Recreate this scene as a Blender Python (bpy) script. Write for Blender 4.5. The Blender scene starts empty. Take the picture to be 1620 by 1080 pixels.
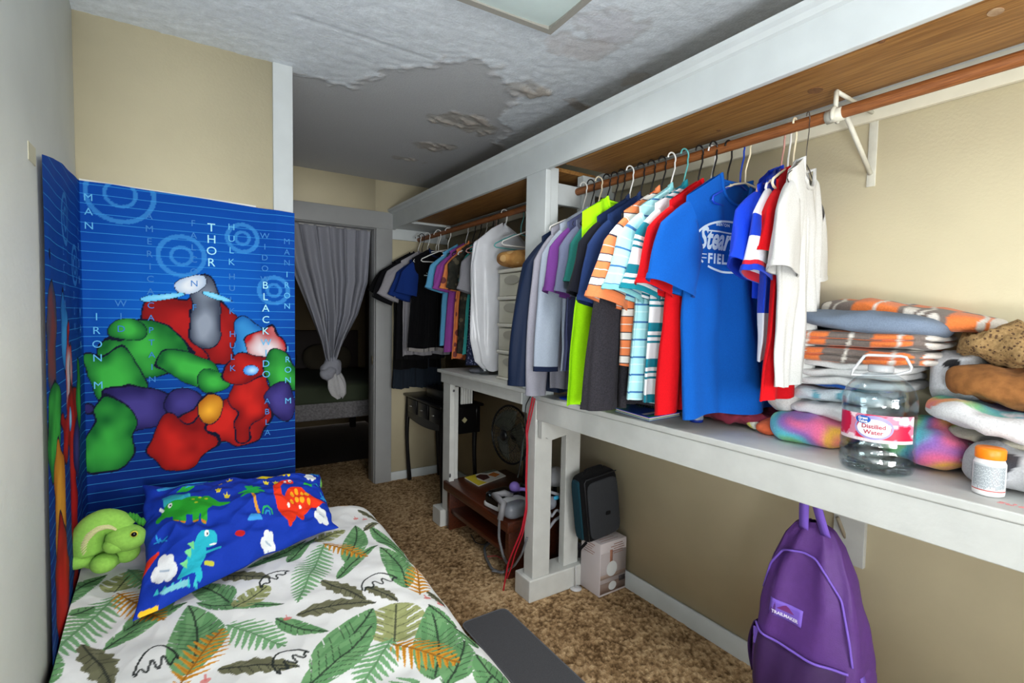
import bpy, bmesh, math, random
import numpy as np
from mathutils import Matrix, Vector

C = bpy.context.scene.collection
random.seed(7)
PI = math.pi

# ------------------------------------------------------------------ camera, light, exposure
CAM_H = 1.36
FPX = 783.7
YAW, PITCH, ROLL = [math.radians(a) for a in (33.2178, 2.94415, -1.05702)]
_f = np.array([math.sin(YAW)*math.cos(PITCH), math.cos(YAW)*math.cos(PITCH), -math.sin(PITCH)])
_r = np.array([math.cos(YAW), -math.sin(YAW), 0.0])
_d = np.cross(_f, _r)
if _d[2] > 0: _d = -_d
_r2 = math.cos(ROLL)*_r+math.sin(ROLL)*_d
_d2 = -math.sin(ROLL)*_r+math.cos(ROLL)*_d
_M = np.array([_r2, _d2, _f])
CAMP = np.array([0, 0, CAM_H])

def hit(px, py, ax, val):
    """point where the sight line of a photo pixel meets the plane axis=val"""
    v = _M.T @ np.array([(px-810)/FPX, (py-540)/FPX, 1.0])
    return CAMP+(val-CAMP[ax])/v[ax]*v

cam_d = bpy.data.cameras.new('camera')
cam_d.sensor_width = 36
cam_d.lens = FPX/1620*36
cam_d.clip_start = 0.02
cam = bpy.data.objects.new('camera', cam_d)
C.objects.link(cam)
m = Matrix(((_r2[0], -_d2[0], -_f[0], 0), (_r2[1], -_d2[1], -_f[1], 0), (_r2[2], -_d2[2], -_f[2], CAM_H), (0, 0, 0, 1)))
cam.matrix_world = m
bpy.context.scene.camera = cam

world = bpy.data.worlds.new('world')
bpy.context.scene.world = world
world.use_nodes = True
world.node_tree.nodes['Background'].inputs[0].default_value = (0.75, 0.85, 1.0, 1)
world.node_tree.nodes['Background'].inputs[1].default_value = 0.6

def area(name, loc, target, sx, sy, power, color):
    l = bpy.data.lights.new(name, 'AREA')
    l.shape = 'RECTANGLE'; l.size = sx; l.size_y = sy; l.energy = power; l.color = color
    o = bpy.data.objects.new(name, l)
    C.objects.link(o)
    o.location = loc
    o.rotation_euler = (Vector(target)-Vector(loc)).to_track_quat('-Z', 'Y').to_euler()
    return o
area('added_rear_fill', (0.20, -2.2, 1.35), (0.20, 2.0, 1.25), 1.5, 1.2, 72, (1.0, 0.99, 0.97))  # added fill lamp behind the camera, standing in for window light
area('added_bounce_fill', (0.0, -0.45, 0.95), (0.10, 0.25, 2.4), 0.3, 0.3, 32, (0.93, 0.96, 1.0))  # unseen lamp added low down, aimed up for soft light off the ceiling

area('added_ceiling_fill', (0.92, 1.30, 2.33), (0.80, 1.5, 0), 0.34, 0.34, 6, (1.0, 0.97, 0.92)).data.spread = 2.2  # extra ambient fill added below the ceiling panel, which does not shine itself

vs = bpy.context.scene.view_settings
bpy.context.scene.display_settings.display_device = 'sRGB'
vs.view_transform = 'Standard'
vs.look = 'None'
vs.gamma = 1
vs.use_curve_mapping = False
vs.exposure = 0.30

# ------------------------------------------------------------------ helpers
def lin(c):
    return tuple(((x/255)/12.92 if x/255 <= 0.04045 else ((x/255+0.055)/1.055)**2.4) for x in c[:3])

def linA(a):
    a = np.asarray(a, float)/255
    return np.where(a <= 0.04045, a/12.92, ((a+0.055)/1.055)**2.4)

MATS = {}
def mat(name, color, rough=0.6, metal=0.0, noise=0.0, nscale=20, bump=0.0, bscale=60, coat=0, spec=0.5, color2=None, sheen=0, stretch=None, attr=False, trans=0, ior=1.45, alpha=1, emit=None):
    if name in MATS: return MATS[name]
    m = bpy.data.materials.new(name)
    m.use_nodes = True
    nt = m.node_tree; N = nt.nodes; L = nt.links
    b = N['Principled BSDF']
    b.inputs['Roughness'].default_value = rough
    b.inputs['Metallic'].default_value = metal
    b.inputs['Specular IOR Level'].default_value = spec
    b.inputs['Coat Weight'].default_value = coat
    b.inputs['Sheen Weight'].default_value = sheen
    b.inputs['Transmission Weight'].default_value = trans
    b.inputs['IOR'].default_value = ior
    b.inputs['Alpha'].default_value = alpha
    tc = N.new('ShaderNodeTexCoord')
    vec = tc.outputs['Object']
    if stretch:
        mp = N.new('ShaderNodeMapping'); mp.inputs['Scale'].default_value = stretch
        L.new(vec, mp.inputs['Vector']); vec = mp.outputs['Vector']
    lc = lin(color) if color else (1, 1, 1)
    if attr:
        a = N.new('ShaderNodeAttribute'); a.attribute_name = 'Col'
        csock = a.outputs['Color']
    else:
        csock = None
        b.inputs['Base Color'].default_value = (*lc, 1)
    if noise > 0 or color2:
        nz = N.new('ShaderNodeTexNoise'); nz.inputs['Scale'].default_value = nscale; nz.inputs['Detail'].default_value = 5
        L.new(vec, nz.inputs['Vector'])
        mix = N.new('ShaderNodeMix'); mix.data_type = 'RGBA'
        ramp = N.new('ShaderNodeMapRange'); ramp.inputs['From Min'].default_value = 0.35; ramp.inputs['From Max'].default_value = 0.65
        L.new(nz.outputs['Fac'], ramp.inputs['Value'])
        L.new(ramp.outputs['Result'], mix.inputs['Factor'])
        if attr:
            mix.blend_type = 'MULTIPLY'
            mix.inputs[6].default_value = (1, 1, 1, 1)
            L.new(csock, mix.inputs[6])
            mix.inputs[7].default_value = (1-noise, 1-noise, 1-noise, 1)
        else:
            mix.inputs[6].default_value = (*lc, 1)
            c2 = lin(color2) if color2 else tuple(x*(1-noise) for x in lc)
            mix.inputs[7].default_value = (*c2, 1)
        L.new(mix.outputs[2], b.inputs['Base Color'])
    elif attr:
        L.new(csock, b.inputs['Base Color'])
    if bump > 0:
        nb = N.new('ShaderNodeTexNoise'); nb.inputs['Scale'].default_value = bscale; nb.inputs['Detail'].default_value = 4
        L.new(vec, nb.inputs['Vector'])
        bp = N.new('ShaderNodeBump'); bp.inputs['Strength'].default_value = bump; bp.inputs['Distance'].default_value = 0.004
        L.new(nb.outputs['Fac'], bp.inputs['Height'])
        L.new(bp.outputs['Normal'], b.inputs['Normal'])
    if emit:
        b.inputs['Emission Color'].default_value = (*lin(color), 1); b.inputs['Emission Strength'].default_value = emit
    MATS[name] = m
    return m

def cloth(name, color, noise=0.12, nscale=300, rough=0.9, **k):
    return mat('cloth_'+name, color, rough=rough, noise=noise, nscale=nscale, bump=0.25, bscale=500, spec=0.15, sheen=0.03, **k)

def thing(name, label, cat, loc=(0, 0, 0), rotz=0, group=None):
    o = bpy.data.objects.new(name, None)
    o.empty_display_size = 0.05
    C.objects.link(o)
    o.location = loc; o.rotation_euler = (0, 0, rotz)
    o['label'] = label; o['category'] = cat
    if group: o['group'] = group
    return o

def tag(o, label, cat, group=None, kind=None):
    if label: o['label'] = label
    if cat: o['category'] = cat
    if group: o['group'] = group
    if kind: o['kind'] = kind
    return o

def chain_matrix(p):
    M = Matrix.Identity(4)
    while p is not None:
        M = (Matrix.LocRotScale(p.location, p.rotation_euler, p.scale)) @ M
        p = p.parent
    return M

class MB:
    def __init__(s):
        s.v = []; s.f = []; s.n = 0; s.uv = []
    def add(s, V, F):
        V = np.asarray(V, float)
        s.v.append(V)
        for f in F: s.f.append(tuple(int(i)+s.n for i in f))
        s.n += len(V)
        return s
    def box(s, x0, x1, y0, y1, z0, z1, rot=None, piv=None):
        V = np.array([(x, y, z) for x in (x0, x1) for y in (y0, y1) for z in (z0, z1)], float)
        if rot is not None:
            c = V.mean(0) if piv is None else np.array(piv)
            V = (V-c) @ np.array(rot).T + c
        s.add(V, [(0, 1, 3, 2), (4, 6, 7, 5), (0, 4, 5, 1), (2, 3, 7, 6), (0, 2, 6, 4), (1, 5, 7, 3)])
        return s
    def grid(s, P, closeu=False, closev=False, flip=False):
        h, w = P.shape[:2]
        F = []
        for i in range(h-(0 if closev else 1)):
            i2 = (i+1) % h
            for j in range(w-(0 if closeu else 1)):
                j2 = (j+1) % w
                q = (i*w+j, i*w+j2, i2*w+j2, i2*w+j)
                F.append(q[::-1] if flip else q)
        s.add(P.reshape(-1, 3), F)
        return s
    def tube(s, pts, r, n=8, caps=True, closed=False):
        pts = np.asarray(pts, float); k = len(pts)
        rr = np.full(k, r, float) if np.isscalar(r) else np.asarray(r, float)
        if closed: t = np.roll(pts, -1, 0)-np.roll(pts, 1, 0)
        else:
            t = np.gradient(pts, axis=0)
        t /= np.linalg.norm(t, axis=1)[:, None]+1e-12
        up = np.array([0, 0, 1.0]) if abs(t[0][2]) < 0.9 else np.array([1.0, 0, 0])
        a = np.cross(t[0], up); a /= np.linalg.norm(a)
        rings = []
        for i in range(k):
            a = a-t[i]*(a@t[i]); a /= np.linalg.norm(a)
            b = np.cross(t[i], a)
            th = np.arange(n)*2*PI/n
            rings.append(pts[i]+rr[i]*(np.outer(np.cos(th), a)+np.outer(np.sin(th), b)))
        base = s.n
        s.grid(np.array(rings), closeu=True, closev=closed)
        if caps and not closed:
            s.f.append(tuple(base+j for j in range(n))[::-1])
            s.f.append(tuple(base+(k-1)*n+j for j in range(n)))
        return s
    def lathe(s, prof, c=(0, 0, 0), n=24, axis=None, closeends=True):
        prof = np.asarray(prof, float)
        th = np.arange(n)*2*PI/n
        P = np.zeros((len(prof), n, 3))
        P[:, :, 0] = prof[:, 0][:, None]*np.cos(th); P[:, :, 1] = prof[:, 0][:, None]*np.sin(th); P[:, :, 2] = prof[:, 1][:, None]
        if axis is not None:
            q = Vector((0, 0, 1)).rotation_difference(Vector(axis)).to_matrix()
            P = P @ np.array(q).T
        P = P+np.array(c)
        base = s.n
        s.grid(P, closeu=True)
        if closeends:
            s.f.append(tuple(base+j for j in range(n))[::-1])
            s.f.append(tuple(base+(len(prof)-1)*n+j for j in range(n)))
        return s
    def ell(s, c, r, n=20, rot=None, e=2.0, noise=0, seed=0, freq=6):
        N = max(4, n//2)
        l = np.linspace(-1, 1, N+1)
        l = np.tan(l*PI/4)
        key = {}; V = []; F = []
        def idx(p):
            k = tuple(np.round(p, 5))
            if k not in key: key[k] = len(V); V.append(p)
            return key[k]
        for ax in range(3):
            for sg in (-1, 1):
                for i in range(N):
                    for j in range(N):
                        q = []
                        for (a, b) in ((i, j), (i+1, j), (i+1, j+1), (i, j+1)):
                            p = [0, 0, 0]; p[ax] = sg; p[(ax+1) % 3] = l[a]; p[(ax+2) % 3] = l[b]
                            q.append(idx(tuple(p)))
                        F.append(q if sg > 0 else q[::-1])
        V = np.array(V, float)
        V /= ((np.abs(V)**e).sum(1)**(1/e))[:, None]
        V = V*np.array(r)
        if noise:
            nn = noise3(V*freq+seed*7.3, seed)
            nrm = V/(np.linalg.norm(V, axis=1)[:, None]+1e-9)
            V = V+nrm*(nn[:, None]*noise)
        if rot is not None: V = V @ np.array(rot).T
        s.add(V+np.array(c), F)
        return s
    def poly(s, pts, d, top=None):
        """extrude a closed 3-D polygon by vector d"""
        pts = np.asarray(pts, float); n = len(pts)
        V = np.vstack([pts, pts+np.array(d)])
        F = [tuple(range(n))[::-1], tuple(range(n, 2*n))]+[(i, (i+1) % n, n+(i+1) % n, n+i) for i in range(n)]
        s.add(V, F)
        return s
    def build(s, name, material, parent=None, smooth=True, local=False, bevel=0, col=None, uv=None, solid=0, sub=0, origin=None, fixn=False, autos=None):
        me = bpy.data.meshes.new(name)
        V = np.vstack(s.v)
        me.from_pydata(V.tolist(), [], s.f)
        if uv is not None:
            ul = me.uv_layers.new(name='UVMap')
            li = np.empty(len(me.loops), int); me.loops.foreach_get('vertex_index', li)
            ul.data.foreach_set('uv', np.asarray(uv)[li].astype(np.float32).ravel())
        if col is not None:
            at = me.color_attributes.new('Col', 'FLOAT_COLOR', 'POINT')
            cc = np.ones((len(V), 4), np.float32); cc[:, :col.shape[1]] = col
            at.data.foreach_set('color', cc.ravel())
        if fixn:
            bm = bmesh.new(); bm.from_mesh(me); bmesh.ops.recalc_face_normals(bm, faces=bm.faces); bm.to_mesh(me); bm.free()
        me.materials.append(material)
        if smooth:
            me.polygons.foreach_set('use_smooth', [True]*len(me.polygons))
            if autos is not None:
                me.set_sharp_from_angle(angle=math.radians(autos))
        o = bpy.data.objects.new(name, me)
        C.objects.link(o)
        if parent is not None:
            if not local: me.transform(chain_matrix(parent).inverted())
            o.parent = parent
        else:
            if origin is None: origin = ((V[:, 0].min()+V[:, 0].max())/2, (V[:, 1].min()+V[:, 1].max())/2, V[:, 2].min())
            me.transform(Matrix.Translation(-Vector(origin)))
            o.location = origin
        if solid:
            md = o.modifiers.new('s', 'SOLIDIFY'); md.thickness = solid; md.offset = 0
        if bevel:
            md = o.modifiers.new('b', 'BEVEL'); md.width = bevel; md.segments = 2; md.limit_method = 'ANGLE'
        if sub:
            md = o.modifiers.new('u', 'SUBSURF'); md.levels = sub; md.render_levels = sub
        return o

def _hash(ix, iy, iz, seed):
    h = (ix*374761393+iy*668265263+iz*2147483647+seed*1274126177) & 0xffffffff
    h = ((h ^ (h >> 13))*1274126177) & 0xffffffff
    return ((h ^ (h >> 16)) & 0xffff)/65535.0*2-1

def noise3(P, seed=0):
    P = np.asarray(P, float); i = np.floor(P).astype(np.int64); f = P-i; f = f*f*(3-2*f)
    out = 0
    for dx in (0, 1):
        for dy in (0, 1):
            for dz in (0, 1):
                w = (f[..., 0] if dx else 1-f[..., 0])*(f[..., 1] if dy else 1-f[..., 1])*(f[..., 2] if dz else 1-f[..., 2])
                out = out+w*_hash(i[..., 0]+dx, i[..., 1]+dy, i[..., 2]+dz, seed)
    return out

def noise2(x, y, seed=0):
    return noise3(np.stack([x, y, np.zeros_like(x)], -1), seed)

def inpoly(x, y, poly):
    poly = np.asarray(poly, float); r = np.zeros(x.shape, bool); n = len(poly)
    x0, y0 = poly.min(0); x1, y1 = poly.max(0)
    k = (x >= x0) & (x <= x1) & (y >= y0) & (y <= y1)
    xs = x[k]; ys = y[k]; rr = np.zeros(xs.shape, bool)
    for i in range(n):
        ax, ay = poly[i]; bx, by = poly[(i+1) % n]
        c = (ay > ys) != (by > ys)
        with np.errstate(divide='ignore', invalid='ignore'):
            xx = ax+(ys-ay)*(bx-ax)/((by-ay) if by != ay else 1e-12)
        rr ^= c & (xs < xx)
    r[k] = rr
    return r

def segdist(x, y, a, b):
    ax, ay = a; bx, by = b
    dx, dy = bx-ax, by-ay
    t = np.clip(((x-ax)*dx+(y-ay)*dy)/(dx*dx+dy*dy+1e-12), 0, 1)
    return np.hypot(x-ax-t*dx, y-ay-t*dy), t

def struct(o):
    o['kind'] = 'structure'
    return o

def rotm(ax, deg):
    return np.array(Matrix.Rotation(math.radians(deg), 3, ax))

_txtcache = {}
def text_verts(body, size=1.0, shear=0.0, offset=0.0, spacing=1.0):
    """flat outline text as (verts Nx2, faces), left baseline at 0,0"""
    cu = bpy.data.curves.new('t', 'FONT'); cu.body = body; cu.size = size; cu.shear = shear; cu.offset = offset; cu.space_character = spacing
    cu.resolution_u = 3
    o = bpy.data.objects.new('t', cu); C.objects.link(o)
    dg = bpy.context.evaluated_depsgraph_get(); dg.update()
    me = bpy.data.meshes.new_from_object(o.evaluated_get(dg))
    bm = bmesh.new(); bm.from_mesh(me); bmesh.ops.triangulate(bm, faces=bm.faces)
    V = np.array([(v.co.x, v.co.y) for v in bm.verts]); F = [tuple(v.index for v in f.verts) for f in bm.faces]
    bm.free(); bpy.data.objects.remove(o); bpy.data.curves.remove(cu); bpy.data.meshes.remove(me)
    return V, F

# ------------------------------------------------------------------ dimensions
XL, XW, XF = -0.33, 1.86, 1.376
YB, YH, YD, YE = -2.3, 2.350, 3.89, 6.2
ZC = 2.405

# ------------------------------------------------------------------ materials of the room
beige = mat('beige_paint', (207, 197, 166), 0.65, noise=0.05, nscale=6, bump=0.12, bscale=120)
greywall = mat('offwhite_paint', (216, 218, 211), 0.6, noise=0.06, nscale=5, bump=0.25, bscale=60)
white = mat('white_trim_paint', (196, 202, 203), 0.45, noise=0.06, nscale=9, bump=0.12, bscale=40)
casingm = mat('grey_white_casing', (158, 160, 160), 0.5, noise=0.05, nscale=9, bump=0.1, bscale=40)
white2 = mat('white_bench_paint', (196, 198, 195), 0.5, noise=0.08, nscale=14, bump=0.2, bscale=50)
pine = mat('pine_board', (158, 114, 60), 0.5, color2=(124, 82, 38), nscale=6, stretch=(18, 0.9, 18), bump=0.1, bscale=10)
rodm = mat('stained_rod', (152, 94, 50), 0.5, color2=(116, 66, 32), nscale=10, stretch=(40, 2, 40))
dark = mat('dark_void', (26, 22, 20), 0.8)

# ceiling: rough texture, bare smooth area, water stains and peeled paint
def make_ceiling():
    xs = np.arange(XL-0.1, XW+0.02, 0.0125); ys = np.arange(YB, 4.0, 0.0125)
    X, Y = np.meshgrid(xs, ys)
    Z = np.full_like(X, ZC)
    bare = np.zeros_like(X)
    edge = [(0.30, 2.45), (0.62, 2.42), (0.80, 2.05), (0.93, 1.83), (1.12, 1.84), (1.33, 2.02), (1.40, 2.25), (1.60, 2.6), (1.9, 3.0), (1.9, 4.1), (-.5, 4.1), (-.5, 2.9)]
    wx = X+0.05*noise2(X*7, Y*7, 3)+0.02*noise2(X*25, Y*25, 5); wy = Y+0.05*noise2(X*7, Y*7, 4)+0.02*noise2(X*25, Y*25, 6)
    inb = inpoly(wx, wy, edge)
    rough = 0.0016*noise2(X*60, Y*60, 1)+0.001*noise2(X*35, Y*35, 2)
    Z += np.where(inb, 0.002+0.0006*noise2(X*9, Y*9, 8), rough-0.002)
    col = np.zeros(X.shape+(3,)); 
    base = linA((222, 230, 237)); bcol = linA((186, 189, 192))
    sp = (0.94+0.08*noise2(X*70, Y*70, 9))[..., None]
    col[:] = base*sp
    col[inb] = bcol
    # whitish flaky rim
    ds = np.full(X.shape, 9.0)
    for i in range(len(edge)-3):
        d, _ = segdist(wx, wy, edge[i], edge[i+1]); ds = np.minimum(ds, d)
    rim = (ds < 0.022) & (noise2(X*30, Y*30, 12) > 0.05)
    col[rim] = linA((206, 209, 212)); Z[rim] -= 0.004
    # stains / peeled patches: pixel centres on the photo, ellipse size
    for (px, py, rx, ry, tone, peel) in ((918, 75, .085, .10, (195, 190, 190), 0), (975, 40, .13, .11, (198, 198, 205), 0), (840, 140, .10, .085, (173, 166, 156), 1), (915, 165, .10, .05, (156, 143, 128), 1),
                                          (735, 195, .16, .09, (153, 146, 133), 1), (685, 235, .12, .09, (158, 148, 136), 1), (645, 252, .1, .05, (161, 153, 143), 1), (1010, 130, .07, .05, (200, 196, 190), 0)):
        c = hit(px, py, 2, ZC)
        q = np.hypot((wx-c[0])/rx, (wy-c[1])/ry)+0.25*noise2(X*18, Y*18, 20+int(px))
        f = np.clip((1.1-q)*3, 0, 1)[..., None]*0.6
        col[:] = col*(1-f)+linA(tone)*f
        rg = (np.abs(q-1.0) < 0.09)
        col[rg] = col[rg]*0.8+linA((120, 100, 80))*0.2
        if peel:
            fl = (q < 1.0) & (noise3(np.stack([X*14+Y*6, Y*38-X*20, 0*X], -1), 33) > 0.35)
            Z[fl] -= 0.007; col[fl] = linA((190, 184, 176))
            Z[(q < 1)] += 0.003*noise2(X*45, Y*45, 40)[q < 1]
    # hairline joint
    a = hit(470, 25, 2, ZC); b = hit(700, 100, 2, ZC)
    d, _ = segdist(X, Y, a[:2], b[:2]); k = d < 0.006; Z[k] += 0.003; col[k] *= 0.85
    P = np.stack([X, Y, Z], -1)
    mb = MB(); mb.grid(P, flip=True)
    o = mb.build('ceiling', mat('textured_ceiling', None, 0.8, attr=True, noise=0.10, nscale=140, bump=0.5, bscale=110), col=col.reshape(-1, 3))
    return struct(o)
make_ceiling()
struct(MB().box(XL-.1, XW+.1, YD, YE+.1, ZC+0.02, ZC+.06).box(XL-.1, XW+.1, YB-.1, YE, ZC+.06, ZC+.1).build('ceiling', mat('plaster_back', (170, 170, 168), 0.9)))

# carpet
def make_floor():
    xs = np.arange(0.3, XW, 0.0075); ys = np.arange(0.6, 4.6, 0.0075)
    X, Y = np.meshgrid(xs, ys)
    t = noise2(X*90, Y*90, 1)*0.6+noise2(X*150, Y*150, 2)*0.4
    Z = -0.008+0.0045*t+0.002*noise2(X*6, Y*6, 3)
    P = np.stack([X, Y, Z], -1)
    base = linA((172, 140, 102)); dk = linA((98, 74, 48)); lt = linA((220, 190, 148))
    f = np.clip(0.5+0.75*t+0.18*noise2(X*5, Y*3, 6)+0.16*noise2(X*30, Y*30, 7), 0, 1)[..., None]
    col = np.where(f < .5, dk+(base-dk)*f*2, base+(lt-base)*(f-.5)*2)
    o = MB().grid(P).build('floor', mat('brown_carpet', None, 0.95, attr=True, noise=0.35, nscale=170, bump=0.9, bscale=220, spec=0.1), col=col.reshape(-1, 3))
    struct(o)
    struct(MB().box(XL-.1, XW+.1, YB-.1, YE+.1, -0.09, -0.018).build('floor', mat('carpet_backing', (120, 95, 66), 0.95, noise=.4, nscale=150, bump=.8, bscale=200)))
make_floor()

# walls
struct(MB().box(XW, XW+.1, YB-.1, YD+.12, 0, ZC+.06).build('wall_right', beige))
# left wall leans outwards very slightly
struct(MB().poly([(-0.235, YB, 0), (-0.29, 1.55, 0), (-0.327, YH, 0), (-0.327, YH+.1, 0), (-.45, YH+.1, 0), (-.45, YB, 0)], (0, 0, ZC+.02)).build('wall_left', greywall))
struct(MB().box(-.45, 0.31, YH, YH+.11, 0, ZC+.02).build('wall_head', beige))
struct(MB().box(0.31, 0.388, YH-.012, YH+.12, 0, ZC-.001).build('trim_1', white, bevel=.003))
struct(MB().box(-.45, -.36, YH+.1, YD, 0, ZC+.02).build('wall_passage', beige))
# back wall with an unseen window, added to go with the rear fill lamp
struct(MB().box(-.45, -.25, YB-.1, YB, 0, ZC+.02).box(1.35, XW, YB-.1, YB, 0, ZC+.02).box(-.25, 1.35, YB-.1, YB, 0, .9).box(-.25, 1.35, YB-.1, YB, 2.2, ZC+.02).build('wall_back', beige))
w = struct(MB().box(-.25, 1.35, YB-.06, YB-.02, .9, .96).box(-.25, 1.35, YB-.06, YB-.02, 2.14, 2.2).box(-.25, -.19, YB-.06, YB-.02, .9, 2.2).box(1.29, 1.35, YB-.06, YB-.02, .9, 2.2).box(.52, .58, YB-.06, YB-.02, .9, 2.2).build('added_window_1', white))
MB().box(-.22, 1.32, YB-.045, YB-.04, .93, 2.17).build('pane', mat('window_glass', (235, 245, 250), 0.02, trans=1, ior=1.1), parent=w)
# door wall with an opening, casing round it
OX0, OX1, OZ = 0.28, 1.243, 2.028
struct(MB().box(-.45, OX0, YD, YD+.1, 0, ZC+.02).box(OX1, XW, YD, YD+.1, 0, ZC+.02).box(OX0, OX1, YD, YD+.1, OZ, ZC+.02).build('wall_far', beige))
struct(MB().box(OX1, 1.375, YD-.022, YD, -.01, OZ).box(OX0-.13, OX0, YD-.022, YD, -.01, OZ).box(OX0-.13, 1.40, YD-.022, YD, OZ, 2.160)
       .box(OX1-.006, OX1+.01, YD, YD+.14, -.01, OZ).box(OX0-.01, OX0+.006, YD, YD+.14, -.01, OZ).box(OX0, OX1, YD, YD+.14, OZ-.006, OZ+.01).build('door_1', casingm, bevel=.003))
MB().box(OX1-.012, OX1-.006, YD+.03, YD+.05, .95, 1.02).build('strike_plate', mat('dull_brass', (150, 140, 115), .4, metal=.8), parent=[o for o in C.objects if o.name == 'door_1'][0])
# upper rail next to the door under the hanging shelf
struct(MB().box(1.375, XW, YD-.02, YD, 1.955, 2.05).build('trim_2', white, bevel=.002))
# baseboards
struct(MB().box(1.375, XW, YD-.014, YD, -.01, .062).build('baseboard_far', white, bevel=.003))
struct(MB().box(XW-.014, XW, YB, YD-.014, -.01, .077).build('baseboard_right', white, bevel=.003))
struct(MB().box(XW-.02, XW, .2, YD-.02, 2.005, 2.052).build('trim_3', mat('cream_cleat', (206, 200, 180), .6, noise=.05), bevel=.002))
# room beyond
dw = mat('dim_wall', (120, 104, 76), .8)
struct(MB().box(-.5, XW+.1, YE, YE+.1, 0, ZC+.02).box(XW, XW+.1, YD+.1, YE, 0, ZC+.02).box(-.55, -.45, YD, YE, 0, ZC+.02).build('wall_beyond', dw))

# ------------------------------------------------------------------ ceiling light
cl = thing('ceiling_light', 'square ceiling light with grey metal rim and pale frosted panel', 'ceiling light', (1.0, 1.35, ZC-.03))
A = hit(871, 53, 2, ZC-.03); B = hit(733, 2, 2, ZC-.03)
u = (B-A)/np.linalg.norm(B-A); vv = np.array([-u[1], u[0], 0]);  vv = vv if vv[1] < 0 else -vv
S = .40
def lq(a, b, z): p = A+u*a+vv*b; return (p[0], p[1], z)
fr = MB()
for (a0, a1, b0, b1) in ((0, S, 0, .024), (0, S, S-.024, S), (0, .024, .024, S-.024), (S-.024, S, .024, S-.024)):
    fr.poly([lq(a0, b0, ZC-.035), lq(a1, b0, ZC-.035), lq(a1, b1, ZC-.035), lq(a0, b1, ZC-.035)], (0, 0, .04))
fr.build('rim', mat('grey_metal_rim', (150, 148, 140), .5), cl, smooth=False, fixn=True)
k = 9
P = np.array([[(*lq(.022+(S-.044)*i/(k-1), .022+(S-.044)*j/(k-1), 0)[:2], ZC-.03+.014*(abs(i/4-1)**4+abs(j/4-1)**4)/2*1.0-.006) for j in range(k)] for i in range(k)])
MB().grid(P).build('diffuser', mat('frosted_diffuser', (205, 222, 220), .25, noise=.03), cl)

# ------------------------------------------------------------------ hanging shelf along the ceiling (both bays)
def wood_shelf():
    t = thing('closet_header', 'long white header shelf with a pine underside hung below the ceiling', 'shelf', (1.6, 1.3, 2.03))
    MB().box(XF, XF+.022, YB, YD, 2.034, 2.155).build('fascia', white, t, bevel=.003, smooth=False)
    mb = MB()
    prof = [(XF+.004, 2.146), (XF-.012, 2.152), (XF-.020, 2.165), (XF-.034, 2.172), (XF-.036, 2.186), (XF+.022, 2.186), (XF+.022, 2.146)]
    mb.poly([(x, YB, z) for x, z in prof], (0, YD-YB, 0)).build('crown_moulding', white, t, smooth=False, fixn=True)
    # underside boards
    for (a, b, y0, y1) in ((XF+.024, 1.449, YB, 1.90), (1.456, 1.735, YB, 1.80), (XF+.024, 1.449, 1.905, 3.80), (1.456, 1.735, 1.905, 3.55)):
        MB().box(a, b, y0, y1, 2.056, 2.075).build('pine_plank', pine, t, bevel=.002, smooth=False)
    MB().box(1.738, XW, YB, YD, 2.052, 2.075).box(XF+.022, 1.735, 3.56, YD, 2.040, 2.056).build('white_plank', white, t, smooth=False)
    kn = mat('pine_knot', (96, 62, 38), .6, color2=(130, 88, 52), nscale=60)
    kl = mat('pine_knot_light', (176, 150, 120), .6, color2=(140, 108, 78), nscale=50)
    for (px, py, rx, ry, mm) in ((1575, 19, .018, .014, kl), (1290, 143, .022, .02, kn), (1137, 206, .008, .008, kn), (1395, 66, .007, .007, kn)):
        c = hit(px, py, 2, 2.0555)
        th = np.linspace(0, 2*PI, 20, endpoint=False)
        MB().poly([(c[0]+rx*math.cos(a), c[1]+ry*math.sin(a), 2.0545) for a in th], (0, 0, .003)).build('knot', mm, t, smooth=False, fixn=True)
wood_shelf()

# ------------------------------------------------------------------ white frame: post, plinth, counter
cf = thing('closet_post', 'white painted closet post standing on a plinth between the two bays', 'post', (1.5, 1.93, 0))
MB().box(XF, XF+.03, 1.842, 2.0, .888, 2.034).box(XF+.03, 1.456, 1.85, 1.90, .875, 2.05).build('front_board', white, cf, bevel=.003, smooth=False)
MB().box(1.366, 1.468, 1.87, 1.945, .10, .967).build('lower_post', white2, cf, bevel=.003, smooth=False)
MB().box(1.575, 1.668, 1.892, 1.935, .10, .875).build('rear_post', white2, cf, bevel=.003, smooth=False)
MB().box(1.345, 1.76, 1.862, 1.99, -.01, .10).build('plinth', white2, cf, bevel=.006, smooth=False)
MB().box(1.456, 1.62, 1.885, 1.91, 1.895, 1.995).build('rod_arm', white, cf, bevel=.003, smooth=False)
MB().box(1.62, 1.70, 1.868, 1.91, 1.3, 2.05).box(1.70, XW, 1.895, 1.91, 1.97, 2.05).build('rear_board', white, cf, bevel=.002, smooth=False)
# scalloped corbel
cp = [(1.376, .875), (1.376, .79), (1.392, .786), (1.404, .792), (1.42, .782), (1.44, .776), (1.575, .80), (1.575, .875)]
MB().poly([(x, 1.835, z) for x, z in cp], (0, .025, 0)).build('corbel', white2, cf, smooth=False, fixn=True)

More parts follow.
